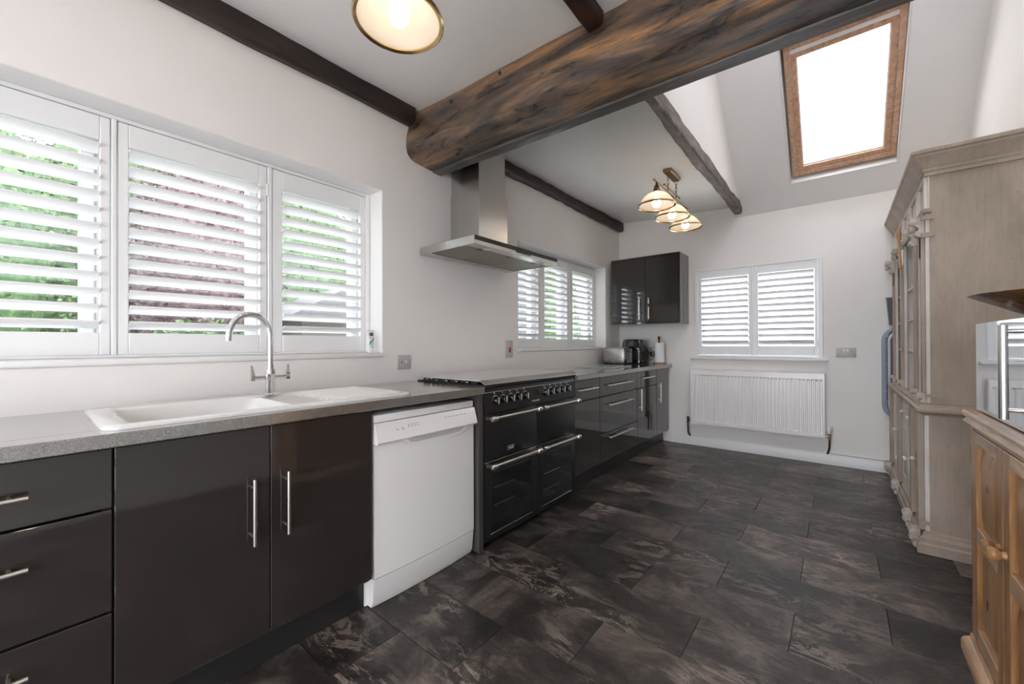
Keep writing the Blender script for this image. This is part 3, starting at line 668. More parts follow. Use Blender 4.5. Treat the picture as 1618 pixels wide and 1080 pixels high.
for k in range(4):
    for z in (.771, .779): 
        y = 1.145 + k * .017; x = onpanel(y, z); b.box(x - .001, x + .0008, y - .0025, y + .0025, z - .0018, z + .0018)
for k in range(6):
    y = 1.374 + k * .026; x = onpanel(y, .781); b.box(x - .001, x + .0008, y - .008, y + .008, .7795, .7815); b.box(x, x + .0022, y - .008, y + .004, .770, .7712)
for k in range(2):
    y = 1.085 + k * .03; x = onpanel(y, .765); b.box(x - .001, x + .0008, y - .006, y + .006, .7645, .766); b.box(x - .001, x + .0008, y - .006, y - .005, .766, .774)
b.build('printed_icons', 'grey_mark', cp)

# range cooker
ck = thing('range_cooker', 'black dual-fuel range cooker with four oven doors and chrome handles', 'cooker', (-1.85, 2.15, 0)); CY0, CY1 = 1.648, 2.652; XC = -1.55
MB().box(XW + .04, XC - .022, CY0, CY1, .03, .902, .003).build('body', 'black_enamel', ck)
MB().box(XC - .10, XC - .04, CY0 + .01, CY1 - .01, .001, .029).build('plinth', 'black_plastic', ck)
b = MB(); b.prism([(XC - .0215, .757), (XC + .012, .757), (XC + .012, .765), (XC - .004, .885), (XC - .012, .901), (XC - .0215, .901)], 'y', CY0, CY1); pan = b.build('control_panel', 'black_enamel', ck)
b = MB(); b.cyl((XC + .001, CY0 + .002, .874), (XC + .001, CY1 - .002, .874), .0028, n=8); b.build('panel_trim', 'steel', pan)
b = MB(); b.prism([(XW + .05, .903), (XC + .004, .903), (XC + .010, .908), (XC + .008, .916), (XC - .02, .920), (XW + .05, .920)], 'y', CY0 - .004, CY1 + .004); b.build('hob_tray', 'black_enamel', ck)
lid = MB().box(XW + .055, XC - .02, CY0 + .002, CY1 - .002, .938, .945, .001).build('glass_lid', 'hob_glass', ck)
b = MB(); b.prism([(XC - .021, .945), (XC - .021, .9385), (XC + .010, .921), (XC + .020, .921), (XC + .018, .926)], 'y', CY0, CY1); b.build('lid_front_trim', 'steel', lid)
for k in range(6):
    x = -2.08 + k * .085; MB().box(x, x + .05, CY0 + .004, CY0 + .02, .921, .9375, .002).build('pan_support', 'black_plastic', ck)
for k in range(5):
    x = -2.05 + k * .09; MB().box(x, x + .022, CY0 - .002, CY0 + .003, .926, .932, .001).build('chrome_spacer', 'steel', ck)
def cpx(z): return XC + .012 - (z - .765) / .12 * .016
kn = None
for i, y in enumerate((1.743, 1.814, 1.885, 1.953, 2.024, 2.249, 2.318, 2.388, 2.457, 2.535)):
    z = .827; x = cpx(z)
    b = MB(); b.lathe([(.026, -.001), (.026, .003), (.022, .006), (.020, .024), (.018, .027), (.001, .027)], (x, y, z), 18, 'x'); k_ = b.build('knob', 'gloss_black', ck)
    MB().box(x + .0275, x + .034, y - .004, y + .004, z - .020, z + .020, .002).build('knob_grip', 'steel', k_)
    b = MB(); b.lathe([(.0262, -.0005), (.029, -.0005), (.029, .0015), (.0262, .0015)], (x, y, z), 20, 'x'); b.build('knob_ring', 'steel', k_)
    xx = cpx(.868); MB().box(xx - .001, xx + .0006, y - .006, y + .006, .862, .868).build('knob_legend', 'white_mark', pan)
x = cpx(.83); dp = MB().box(x - .004, x + .0022, 2.095, 2.175, .806, .850, .001).build('clock_display', 'black_glass', pan)
for k in range(3): 
    x = cpx(.815 + k * .014); MB().cyl((x, 2.192, .815 + k * .014), (x + .004, 2.192, .815 + k * .014), .004, n=10).build('clock_button', 'steel', pan)
lettering('COOKMASTER', .013, 'white_mark', pan, face_px((cpx(.782) + .0006, 2.135, .782)))
def oven_door(ya, yb, za, zb, window, nm='oven_door'):
    d = MB().box(XC - .021, XC + .004, ya, yb, za, zb, .004, 2).build(nm, 'black_enamel', ck)
    zh = zb - .018 if window else zb - .020; xh = XC + .052; y0, y1 = ya + .035, yb - .010
    y0, y1 = ya + .03, yb - .03
    h = MB(); h.cyl((xh, y0, zh), (xh, y1, zh), .0120, n=16); h = h.build('handle', 'steel', d)
    for y, s_ in ((y0, -1), (y1, 1)):
        b = MB(); b.lathe([(.0112, -.028), (.0150, -.026), (.0150, -.010), (.0165, -.007), (.0165, .012), (.013, .020), (.001, .021)] if s_ > 0 else [(.001, -.021), (.013, -.020), (.0165, -.012), (.0165, .007), (.0150, .010), (.0150, .026), (.0112, .028)], (xh, y, zh), 16, 'y')
        b.cyl((XC + .0042, y, zh - .004), (xh, y, zh), .011, .013, n=14); b.build('handle_end', 'handle', h)
    if window:
        MB().box(XC + .0035, XC + .0055, ya + .060, yb - .062, .085, zb - .072, .001).build('oven_window', 'oven_glass', d)
        b = MB()
        for z in ((.225, .325) if window == 1 else (.17, .277)): b.cyl((XC + .0058, ya + .075, z), (XC + .0058, ya + .27, z), .0009, n=6)
        b.build('rack_line', 'steel', d)
        b = MB(); b.box(XC + .0035, XC + .0062, ya + .052, yb - .055, .066, .070, .0005); b.build('lower_trim', 'steel', d)
        b = MB(); b.box(XC + .002, XC + .0052, ya + .004, yb - .004, zb - .0045, zb - .0015, .0005); b.build('upper_trim', 'steel', d)
    return d
ul = oven_door(CY0 + .002, 2.1535, .487, .752, 0); oven_door(2.1575, CY1 - .002, .487, .752, 0)
oven_door(CY0 + .002, 2.1535, .034, .483, 1); oven_door(2.1575, CY1 - .002, .034, .483, 2)
bd = MB().box(XC + .004, XC + .008, 1.853, 1.917, .513, .541, .002).build('badge', 'steel', ul)
MB().box(XC + .008, XC + .0085, 1.857, 1.913, .517, .537).build('badge_field', 'black_enamel', bd)
lettering('LEISURE', .013, 'white_mark', bd, face_px((XC + .0087, 1.885, .527)))

# extractor hood
hd = thing('cooker_hood', 'stainless steel chimney extractor hood on the wall above the cooker', 'extractor hood', (XW + .25, 2.15, 1.75))
HY0, HY1, HX = 1.703, 2.598, -1.668
b = MB(); b.box(XW + .001, HX, HY0, HY0 + .012, 1.748, 1.797); b.box(XW + .001, HX, HY1 - .012, HY1, 1.748, 1.797); b.box(HX - .012, HX, HY0 + .012, HY1 - .012, 1.748, 1.797); b.box(XW + .001, HX - .012, HY0 + .012, HY1 - .012, 1.785, 1.797)
cn = b.build('canopy', 'steel', hd)
MB().box(HX, HX + .004, HY0, HY1, 1.772, 1.7975, .001).build('glass_fascia', 'smoked', cn)
MB().box(HX, HX + .0042, 2.10, 2.26, 1.762, 1.7715, .001).build('control_strip', 'black_glass', cn)
MB().box(XW + .03, XW + .10, HY0 + .012, HY1 - .012, 1.7485, 1.7545).build('rear_underside', 'steel', cn)
MB().box(HX - .085, HX - .012, HY0 + .012, HY1 - .012, 1.7505, 1.7565).build('front_underside', 'steel', cn)
fw = (HY1 - HY0 - .024) / 3
gm = mat('aluminium_mesh_filter', (0.34, 0.31, 0.27), 0.5, 0.8); v = coords(gm, (1, 1, 1)); vw = gm.node_tree.nodes.new('ShaderNodeTexWave'); vw.inputs['Scale'].default_value = 70; gm.node_tree.links.new(v, vw.inputs['Vector']); bump(gm, vw.outputs['Fac'], .5, .004)
for k in range(3):
    a = HY0 + .012 + k * fw; fl = MB().box(XW + .101, HX - .086, a + .004, a + fw - .004, 1.752, 1.760, .002).build('grease_filter', gm, hd)
    MB().box(HX - .12, HX - .105, a + fw / 2 - .02, a + fw / 2 + .02, 1.7495, 1.752).build('filter_catch', 'black_plastic', fl)
for k in (1, 2): MB().box(XW + .1005, HX - .0855, HY0 + .012 + k * fw - .0035, HY0 + .012 + k * fw + .0035, 1.7500, 1.7560).build('filter_divider', 'steel', hd)
for y in (1.87, 2.43): b = MB(); b.lathe([(.028, .0), (.03, -.002), (.02, -.003), (.001, -.003)], (HX - .05, y, 1.7503)); b.build('downlight', 'white_plastic', hd)
MB().box(XW + .001, -1.895, 1.980, 2.284, 1.7975, 2.210, .002).build('lower_chimney', 'steel', hd)
MB().box(XW + .001, -1.905, 1.988, 2.268, 2.2105, 2.665, .002).build('upper_chimney', 'steel', hd)
MB().cyl((-2.05, 1.9795, 2.20), (-2.05, 1.977, 2.20), .003).build('screw', 'chrome', hd)

# wall cupboard on the far wall
CX0, CX1, CF, CZ0, CZ1 = -2.135, -1.338, 4.535, 1.372, 2.147
wc = thing('wall_cabinet', 'dark grey high-gloss double wall cupboard in the far left corner', 'cabinet', ((CX0 + CX1) / 2, 4.7, CZ0))
b = MB(); t = .018
b.box(CX0, CX0 + t, CF, YF - .001, CZ0, CZ1, .001); b.box(CX1 - t, CX1, CF, YF - .001, CZ0, CZ1, .001); b.box(CX0 + t, CX1 - t, CF, YF - .001, CZ0, CZ0 + t); b.box(CX0 + t, CX1 - t, CF, YF - .001, CZ1 - t, CZ1); b.box(CX0 + t, CX1 - t, YF - .02, YF - .001, CZ0 + t, CZ1 - t)
b.build('carcass', 'gloss', wc)
xm = (CX0 + CX1) / 2 + .012
for a, c, xh in ((CX0 + t + .002, xm - .0015, xm - .06), (xm + .0015, CX1 - t - .002, xm + .05)):
    d = MB().box(a, c, CF + .001, CF + .017, CZ0 + t + .003, CZ1 - t - .003, .0015).build('door', 'gloss', wc)
    b = MB(); yh = CF - .028; b.cyl((xh, yh, 1.425), (xh, yh, 1.665), .006, n=12)
    for z in (1.455, 1.635): b.cyl((xh, yh, z), (xh, CF + .0005, z), .0045, n=8)
    b.build('handle', 'handle', d)
b = MB(); b.tube([(xm + .05, CF - .036, 1.60), (xm + .052, CF - .038, 1.575), (xm + .07, CF - .036, 1.56), (xm + .082, CF - .034, 1.55)], [.004, .008, .009, .003], 8); b.ball((xm + .052, CF - .037, 1.592), .009)
tag(b.build('black_ribbon', 'black_plastic'), 'small black tie looped round the right handle of the grey wall cupboard', 'tie')

# things on the far worktop
to = thing('toaster', 'brushed steel toaster with black sides beside the air fryer', 'toaster', (-1.98, 4.33, ZT))
tx0, tx1, ty0, ty1, tz0, tz1 = -2.105, -1.845, 4.245, 4.42, ZT + .012, ZT + .195
MB().box(tx0 - .008, tx1 + .010, ty0 + .004, ty1, tz0, tz1 - .004, .012, 3).build('body', 'gloss_black', to)
b = MB(); b.box(tx0 + .004, tx1 - .012, ty0 - .004, ty0 + .010, tz0 + .008, tz1 - .012, .004, 2); b.box(tx0 + .004, tx1 - .012, ty0 + .004, ty1 - .01, tz1 - .010, tz1 + .002, .008, 3); b.build('steel_shell', 'steel', to)
b = MB()
for y in (ty0 + .05, ty0 + .105): b.box(tx0 + .03, tx1 - .04, y, y + .022, tz1 + .001, tz1 + .0028)
b.build('bread_slots', 'black_plastic', to)
cp2 = MB().box(tx1 + .010, tx1 + .018, ty0 + .015, ty1 - .01, tz0 + .01, tz1 - .015, .003).build('control_side', 'grey_mark', to)
for z in (.045, .075, .105): MB().cyl((tx1 + .018, ty0 + .10, tz0 + z), (tx1 + .024, ty0 + .10, tz0 + z), .006, n=10).build('button', 'white_plastic', cp2)
MB().box(tx1 + .018, tx1 + .035, ty0 + .025, ty0 + .055, tz0 + .135, tz0 + .148, .003).build('lever', 'black_plastic', cp2)
b = MB(); b.lathe([(.014, 0), (.014, .012), (.001, .013)], (tx1 + .018, ty0 + .045, tz0 + .03), 14, 'x'); b.build('dial', 'steel', cp2)
b = MB()
for x in (tx0 + .01, tx1 - .02):
    for y in (ty0 + .02, ty1 - .03): b.box(x, x + .02, y, y + .02, ZT + .0005, tz0)
b.build('feet', 'black_plastic', to)
af = thing('air_fryer', 'tall glossy black air fryer behind the toaster', 'air fryer', (-1.90, 4.64, ZT))
def sq(z, h, r, cx=-1.885, cy=4.635): return [(x, y, z) for x, y, _ in rrect(cx - h, cx + h, cy - h, cy + h, r, 0, 6)]
b = MB(); b.rings([sq(ZT + .004, .122, .05), sq(ZT + .012, .130, .05), sq(ZT + .15, .130, .05), sq(ZT + .26, .119, .05), sq(ZT + .283, .108, .05), sq(ZT + .290, .090, .05)]); b.build('body', 'gloss_black', af)
b = MB(); b.rings([sq(ZT + .045, .1315, .05), sq(ZT + .150, .1315, .05)]); dd = b.build('basket_drawer', 'black_plastic', af)
b = MB(); b.box(-1.70, -1.655, 4.61, 4.645, ZT + .085, ZT + .145, .008, 2); b.box(-1.754, -1.69, 4.615, 4.64, ZT + .12, ZT + .14, .004); b.build('basket_handle', 'black_plastic', dd)
b = MB(); b.box(-1.90, -1.84, 4.502, 4.5045, ZT + .16, ZT + .24, .001); b.build('glossy_display', 'black_glass', af)
b = MB(); b.lathe([(.018, 0), (.016, -.012), (.001, -.013)], (-1.80, 4.508, ZT + .17), 16, 'y'); b.build('dial', 'steel', af)
kr = thing('kitchen_roll_holder', 'white kitchen roll on a wooden stand at the worktop end', 'kitchen roll', (-1.632, 4.72, ZT))
b = MB(); b.lathe([(.001, 0), (.070, 0), (.072, .006), (.070, .016), (.001, .018)], (-1.632, 4.72, ZT + .0005), 28); b.build('base', 'pine_v', kr)
b = MB(); b.lathe([(.001, .018), (.011, .018), (.011, .262), (.013, .268), (.009, .280), (.014, .292), (.018, .302), (.014, .316), (.001, .322)], (-1.632, 4.72, ZT), 16); b.build('post', 'bowl', kr)
b = MB(); b.lathe([(.020, .020), (.060, .020), (.060, .246), (.020, .246), (.020, .020)], (-1.632, 4.72, ZT), 32); b.build('paper_roll', 'paper', kr)
b = MB(); b.hexa([(-2.05, 3.50, ZT + .003), (-1.63, 3.50, ZT + .003), (-1.72, 4.13, ZT + .003), (-2.09, 4.13, ZT + .003), (-2.05, 3.50, ZT + .009), (-1.63, 3.50, ZT + .009), (-1.72, 4.13, ZT + .009), (-2.09, 4.13, ZT + .009)])
for x, y in ((-1.98, 3.56), (-1.72, 3.56), (-1.78, 4.07), (-2.03, 4.07)): b.cyl((x, y, ZT + .0003), (x, y, ZT + .003), .008)
tag(b.build('chopping_board', 'glass_board'), 'flat pale glass chopping board lying in front of the toaster', 'chopping board')

# electrics
def plate_x(name, label, y0, y1, z0, z1, cat='socket'):
    r = thing(name, label, cat, (XW, (y0 + y1) / 2, (z0 + z1) / 2)); MB().box(XW + .0005, XW + .012, y0, y1, z0, z1, .003, 2).build('face_plate', 'plate', r); return r
r = plate_x('wall_switch', 'square white fused switch plate right of the sink window', 1.520, 1.612, .992, 1.083, 'switch')
MB().box(XW + .012, XW + .015, 1.575, 1.589, 1.028, 1.048, .001).build('rocker', 'white_mark', r)
b = MB(); b.cyl((XW + .012, 1.533, 1.038), (XW + .0125, 1.533, 1.038), .003, n=8); b.cyl((XW + .012, 1.600, 1.038), (XW + .0125, 1.600, 1.038), .003, n=8); b.box(XW + .012, XW + .0125, 1.545, 1.556, 1.034, 1.042); b.box(XW + .012, XW + .0126, 1.572, 1.592, 1.025, 1.027); b.build('screw', 'grey_mark', r)
r = plate_x('cooker_switch', 'tall white cooker isolator switch with red rocker behind the cooker', 2.588, 2.676, 1.037, 1.180, 'switch')
MB().box(XW + .012, XW + .017, 2.622, 2.646, 1.078, 1.122, .002).build('rocker', 'red', r)
b = MB(); b.cyl((XW + .012, 2.632, 1.168), (XW + .0125, 2.632, 1.168), .003, n=8); b.cyl((XW + .012, 2.632, 1.048), (XW + .0125, 2.632, 1.048), .003, n=8); b.build('screw', 'grey_mark', r)
def socket_y(label, x0, x1, z0, z1, two):
    r = thing('wall_socket', label, 'socket', ((x0 + x1) / 2, YF, (z0 + z1) / 2)); MB().box(x0, x1, YF - .010, YF - .0005, z0, z1, .003, 2).build('face_plate', 'plate', r)
    cs = [x0 + (x1 - x0) * f for f in ((.22, .78) if two else (.5,))]
    b = MB()
    for c in cs:
        zc = (z0 + z1) / 2 - .006; b.box(c - .003, c + .003, YF - .0106, YF - .010, zc + .006, zc + .014); b.box(c - .015, c - .008, YF - .0106, YF - .010, zc - .010, zc - .006); b.box(c + .008, c + .015, YF - .0106, YF - .010, zc - .010, zc - .006)
    b.build('pin_holes', 'black_plastic', r)
    for c in (((x0 + x1) / 2 - .012, (x0 + x1) / 2 + .012) if two else (x1 - .02,)): MB().box(c - .006, c + .006, YF - .014, YF - .010, z1 - .034, z1 - .012, .001).build('rocker', 'white_plastic', r)
    return r
socket_y('white double socket on the far wall right of the shutters', -.028, .118, 1.020, 1.104, True)
socket_y('white socket with a black plug in it, behind the air fryer', -1.80, -1.67, 1.018, 1.104, True)
pl = thing('power_plug', 'black plug and cable of the air fryer in the far wall socket', 'plug', (-1.715, 4.84, 1.05))
b = MB(); b.lathe([(.026, 0), (.027, -.012), (.021, -.032), (.001, -.034)], (-1.715, YF - .0112, 1.055), 18, 'y'); b.build('plug_body', 'black_plastic', pl)
b = MB(); b.tube([(-1.715, 4.818, 1.035), (-1.712, 4.80, 1.00), (-1.73, 4.78, .972), (-1.758, 4.77, .952), (-1.80, 4.775, .945)], .0035, 8); b.build('cable', 'black_plastic', pl)

# tube on the sill
tb = thing('lotion_tube', 'small white squeeze tube with navy oval logo on the window sill', 'tube', (-2.215, 1.358, 1.1005)); tcx, tcy = -2.215, 1.358
def ell(z, a, c, n=20): return [(tcx + a * math.cos(2 * PI * j / n) , tcy + c * math.sin(2 * PI * j / n), z) for j in range(n)]
b = MB(); b.rings([ell(1.125, .013, .018), ell(1.15, .013, .020), ell(1.20, .010, .022), ell(1.232, .004, .024), ell(1.238, .002, .024)]); bo = b.build('body', 'white_plastic', tb)
b = MB(); b.rings([ell(1.101, .012, .018), ell(1.122, .012, .018)]); b.build('cap', 'white_plastic', tb)
def onx(z): return tcx + (.013 if z < 1.15 else .013 - .003 * (z - 1.15) / .05 if z < 1.2 else .010 - .006 * (z - 1.2) / .032)
b = MB(); b.rings([[(onx(1.212) + .0015 + d, 1.358 + .014 * math.cos(2 * PI * j / 20), 1.212 + .010 * math.sin(2 * PI * j / 20)) for j in range(20)] for d in (0, .001)]); lg = b.build('logo_oval', 'navy', bo)
lettering('NIVEA', .0085, 'white_mark', lg, face_px((onx(1.212) + .0028, 1.358, 1.212)), depth=.0002)
b = MB(); b.tube([(onx(1.155) + .001, 1.345, 1.150), (onx(1.165) + .001, 1.350, 1.166), (onx(1.175) + .001, 1.362, 1.172), (onx(1.18) + .001, 1.374, 1.184)], [.003, .006, .005, .002], 8); b.build('wave_print', 'teal', bo)
b = MB(); b.box(onx(1.193), onx(1.19) + .001, 1.344, 1.352, 1.188, 1.196); b.build('label_mark', 'pink', bo)
b = MB(); b.box(onx(1.186), onx(1.186) + .0012, 1.366, 1.374, 1.184, 1.190); b.build('label_mark', 'green_print', bo)

# radiator
rd = thing('radiator', 'long white ribbed panel radiator under the far window', 'radiator', (-.705, 4.78, .265)); RX0, RX1, RZ0, RZ1, RY = -1.300, -.112, .262, .860, 4.752
b = MB(); N = 36; pitch_ = (RX1 - RX0 - .03) / N; rings = []
xs = []
for k in range(N):
    x = RX0 + .015 + k * pitch_; xs += [(x, 0), (x + pitch_ * .34, 0), (x + pitch_ * .50, .012), (x + pitch_ * .84, .012)]
xs = [(RX0, 0)] + xs + [(RX1 - .015, 0), (RX1, 0)]
zs = [(RZ0, 0), (RZ0 + .035, 0), (RZ0 + .05, 1), (RZ1 - .07, 1), (RZ1 - .055, 0), (RZ1 - .004, 0)]
vs = [[b.bm.verts.new((x, RY + d * f_, z)) for x, d in xs] for z, f_ in zs]
for i in range(len(zs) - 1):
    for j in range(len(xs) - 1): b.bm.faces.new((vs[i][j], vs[i][j + 1], vs[i + 1][j + 1], vs[i + 1][j]))
b.box(RX0, RX1, RY + .0135, RY + .020, RZ0, RZ1 - .004)
b.build('front_panel', 'white_enamel', rd, 20)
b = MB(); b.box(RX0 - .001, RX1 + .001, RY - .001, RY + .075, RZ1 - .0038, RZ1 + .003, .002); b.build('top_grille', 'white_enamel', rd)
for x in (RX0, RX1): MB().box(x - .003, x + .003, RY + .004, RY + .075, RZ0 + .01, RZ1 - .0045, .002).build('side_cover', 'white_enamel', rd)
MB().box(RX0 + .01, RX1 - .01, RY + .06, RY + .072, RZ0 + .01, RZ1 - .02).build('rear_panel', 'white_enamel', rd)
MB().box(RX0 + .2, RX0 + .24, RY + .073, YF - .001, RZ0 + .02, RZ1 - .05).build('bracket', 'white_enamel', rd)
MB().box(RX1 - .24, RX1 - .2, RY + .073, YF - .001, RZ0 + .02, RZ1 - .05).build('bracket', 'white_enamel', rd)
vl = thing('radiator_valve', 'white thermostatic radiator valve on a dark pipe at the right end', 'valve', (-.078, 4.78, .10))
b = MB(); b.lathe([(.001, 0), (.014, 0), (.018, .006), (.020, .03), (.020, .055), (.016, .064), (.001, .066)], (-.078, 4.785, .300), 18); b.build('valve_head', 'white_plastic', vl)
b = MB(); b.cyl((-.078, 4.785, .240), (-.078, 4.785, .299), .011); b.cyl((-.106, 4.785, .272), (-.078, 4.785, .272), .010); b.build('valve_body', 'brass', vl)
b = MB(); b.tube([(-.078, 4.785, .24), (-.080, 4.785, .17), (-.088, 4.79, .13), (-.095, 4.81, .108)], .008, 10); b.build('pipe', 'copper', vl)
vl = thing('radiator_valve', 'small dark lockshield valve on a black pipe at the left end', 'valve', (-1.335, 4.78, .10))
b = MB(); b.cyl((-1.335, 4.785, .26), (-1.335, 4.785, .315), .010); b.cyl((-1.335, 4.785, .285), (-1.304, 4.785, .285), .009); b.ball((-1.335, 4.785, .316), .013); b.build('valve_body', 'copper', vl)
b = MB(); b.tube([(-1.335, 4.785, .26), (-1.333, 4.785, .15), (-1.325, 4.80, .118), (-1.318, 4.815, .112)], .008, 10); b.build('pipe', 'copper', vl)
b = MB(); b.tube([(-.07, 4.845, .112), (.30, 4.845, .112), (.72, 4.845, .112)], .007, 8); tag(b.build('skirting_pipe', 'trim'), 'thin white pipe lying on the skirting right of the radiator', 'pipe')

# ================================================================== CEILING LIGHTS
def pendant(label, cx, cy, zrim, plate_y=None):
    zc = ceil_z(cx) - .005
    r = thing('pendant_light', label, 'light', (cx, cy, zc)); 
    b = MB(); L = .14
    P = [(x, y, zc) for x, y, _ in rrect(cx - .036, cx + .036, cy - L, cy + L, .018, 0)]
    P2 = [(x, y, zc - .022) for x, y, _ in rrect(cx - .036, cx + .036, cy - L, cy + L, .018, 0)]
    P3 = [(x, y, zc - .032) for x, y, _ in rrect(cx - .026, cx + .026, cy - L + .01, cy + L - .01, .015, 0)]
    b.rings([P, P2, P3]); b.build('ceiling_plate', 'brass', r)
    zbar = zrim + .225
    for s_ in (-1, 1):
        y = cy + s_ * .11; b = MB(); z = zc - .032; k = 0
        n = int((z - zbar) / .030); st = (z - zbar) / n
        for k in range(n):
            zz = z - st * (k + .5); pts = []
            for j in range(10):
                a = 2 * PI * j / 10; u = .008 * math.cos(a); h = .021 * math.sin(a)
                pts.append((cx + u, y, zz + h) if k % 2 == 0 else (cx, y + u, zz + h))
            b.tube(pts, .0022, 5, closed=True)
        b.build('chain', 'brass', r)
    b = MB(); b.cyl((cx, cy - .20, zbar), (cx, cy + .20, zbar), .007, n=10); b.ball((cx, cy - .20, zbar), .010, u=10, w=6); b.ball((cx, cy + .20, zbar), .010, u=10, w=6); b.build('upper_bar', 'brass', r)
    b = MB(); b.cyl((cx, cy - .44, zbar - .035), (cx, cy + .44, zbar - .035), .006, n=10); b.ball((cx, cy - .44, zbar - .035), .009, u=10, w=6); b.ball((cx, cy + .44, zbar - .035), .009, u=10, w=6)
    for s_ in (-1, 1): b.cyl((cx, cy + s_ * .11, zbar - .035), (cx, cy + s_ * .11, zbar), .005, n=8)
    b.build('lower_bar', 'brass', r)
    for k in (-1, 0, 1):
        y = cy + k * .385
        b = MB(); b.lathe([(.001, .190), (.007, .190), (.009, .166), (.018, .160), (.020, .140), (.024, .136), (.024, .116), (.036, .112), (.037, .104), (.001, .102)], (cx, y, zrim), 20); b.build('lamp_holder', 'brass', r)
        b = MB(); pr = [(.034, .104), (.052, .101), (.074, .090), (.096, .070), (.114, .048), (.128, .026), (.140, .004)]
        b.rings([[(cx + q * math.cos(2 * PI * j / 48), y + q * math.sin(2 * PI * j / 48), zrim + h) for j in range(48)] for q, h in pr] +
                [[(cx + (q - .003) * math.cos(2 * PI * j / 48), y + (q - .003) * math.sin(2 * PI * j / 48), zrim + h - .003) for j in range(48)] for q, h in pr[::-1]], cap=False)
        sh = b.build('shade', 'shade', r)
        b = MB(); b.lathe([(.133, -.001), (.143, -.006), (.1475, -.002), (.1470, .006), (.140, .010), (.134, .005), (.133, -.001)], (cx, y, zrim), 48); b.build('shade_rim', 'brass_bright', sh)
        b = MB(); b.ball((cx, y, zrim + .022), .034, 1, 1, 1.08, 24, 14); b.cyl((cx, y, zrim + .045), (cx, y, zrim + .103), .013); b.build('bulb', 'bulb', r)
    return r
pendant('three-shade brass pendant light hanging between far window and roof window', -1.122, 3.595, 2.245)
pendant('brass rimmed pendant light at the top picture edge above the sink', -1.130, .415, 2.222)

# ================================================================== PAINTED DRESSER
DY0, DY1 = 3.150, 4.800; DX = .358; DXB = XR - .003
ds = thing('painted_dresser', 'tall distressed grey-cream painted dresser with carved corbels on the right wall', 'dresser', (.56, 3.97, 0))
b = MB(); b.sweepL([(0, .001), (.034, .001), (.034, .050), (.026, .060), (.026, .082), (.012, .094), (.010, .108), (0, .116)], DX, DY0, DY1, DXB)
b.box(DX, DXB, DY0, DY1, .02, .116); b.build('base_plinth', 'dresser', ds)
b = MB(); b.box(DX + .02, DXB, DY0, DY0 + .022, .116, .770); b.box(DX + .02, DXB, DY1 - .022, DY1, .116, .770); b.box(DXB - .01, DXB, DY0 + .022, DY1 - .022, .116, .770); b.box(DX + .02, DXB, DY0 + .022, DY1 - .022, .116, .134)
b.build('lower_case', 'dresser', ds)
b = MB()
bays = [(3.206, 3.436), (3.520, 4.130), (4.210, 4.716)]
b.box(DX, DX + .02, DY0, 3.206, .116, .770, .002); b.box(DX, DX + .02, 3.436, 3.520, .116, .770); b.box(DX, DX + .02, 4.130, 4.210, .116, .770); b.box(DX, DX + .02, 4.716, DY1, .116, .770)
for a, c in bays: b.box(DX, DX + .02, a, c, .116, .150); b.box(DX, DX + .02, a, c, .735, .770)
b.build('face_frame', 'dresser_pale', ds)
def framed_door(parent, x, ya, yb, za, zb, m, st=.045, nm='door', mp=None):
    b = MB(); b.box(x - .004, x + .016, ya, ya + st, za, zb, .002); b.box(x - .004, x + .016, yb - st, yb, za, zb, .002); b.box(x - .004, x + .016, ya + st, yb - st, za, za + st, .002); b.box(x - .004, x + .016, ya + st, yb - st, zb - st, zb, .002)
    d = b.build(nm, m, parent)
    b = MB(); b.box(x + .006, x + .012, ya + st - .002, yb - st + .002, za + st - .002, zb - st + .002)
    if yb - ya > 2.6 * st:
        e = .018; b.hexa([(x + .006, ya + st + .006, za + st + .006), (x + .006, yb - st - .006, za + st + .006), (x + .006, yb - st - .006, zb - st - .006), (x + .006, ya + st + .006, zb - st - .006),
                (x + .0, ya + st + e, za + st + e), (x + .0, yb - st - e, za + st + e), (x + .0, yb - st - e, zb - st - e), (x + .0, ya + st + e, zb - st - e)])
    b.build('panel', mp or m, d); return d
def knob(parent, x, y, z, r, m):
    b = MB(); b.lathe([(.001, 0), (r * .62, 0), (r * .55, -.25 * r), (r * .50, -.5 * r), (r * .80, -.72 * r), (r, -1.15 * r), (r * .96, -1.5 * r), (r * .72, -1.85 * r), (r * .35, -2.0 * r), (.001, -2.03 * r)], (x, y, z), 16, 'x'); b.build('knob', m, parent)
d = framed_door(ds, DX, bays[0][0] + .002, bays[0][1] - .002, .152, .733, 'dresser_pale', .04); knob(d, DX - .004, bays[0][1] - .022, .45, .014, 'dresser_pale')
MB().box(DX - .010, DX - .004, bays[0][1] - .030, bays[0][1] - .014, .41, .49, .002).build('escutcheon', 'dresser', d)
a, c = bays[1]; mid = (a + c) / 2
for ya_, yb_ in ((a + .002, mid - .002), (mid + .002, c - .002)):
    dd = MB().box(DX - .004, DX + .016, ya_, yb_, .585, .733, .004).build('drawer_front', 'dresser_pale', ds); knob(dd, DX - .004, (ya_ + yb_) / 2, .66, .012, 'dresser_pale')
    dd = framed_door(ds, DX, ya_, yb_, .152, .581, 'dresser_pale', .05); knob(dd, DX - .004, (yb_ - .025 if ya_ < mid - .1 else ya_ + .025), .36, .013, 'dresser_pale')
a, c = bays[2]; mid = (a + c) / 2
for ya_, yb_ in ((a + .002, mid - .002), (mid + .002, c - .002)):
    dd = framed_door(ds, DX, ya_, yb_, .152, .733, 'dresser_pale', .05); knob(dd, DX - .004, (yb_ - .025 if ya_ < mid - .1 else ya_ + .025), .45, .013, 'dresser_pale')
pils = [(3.150, 3.200), (3.442, 3.514), (4.136, 4.204), (4.722, 4.798)]
for i, (a, c) in enumerate(pils):
    MB().box(DX - .026, DX - .0005, a + .006, c - .006, .118, .768, .002).build('lower_pilaster', 'dresser', ds)
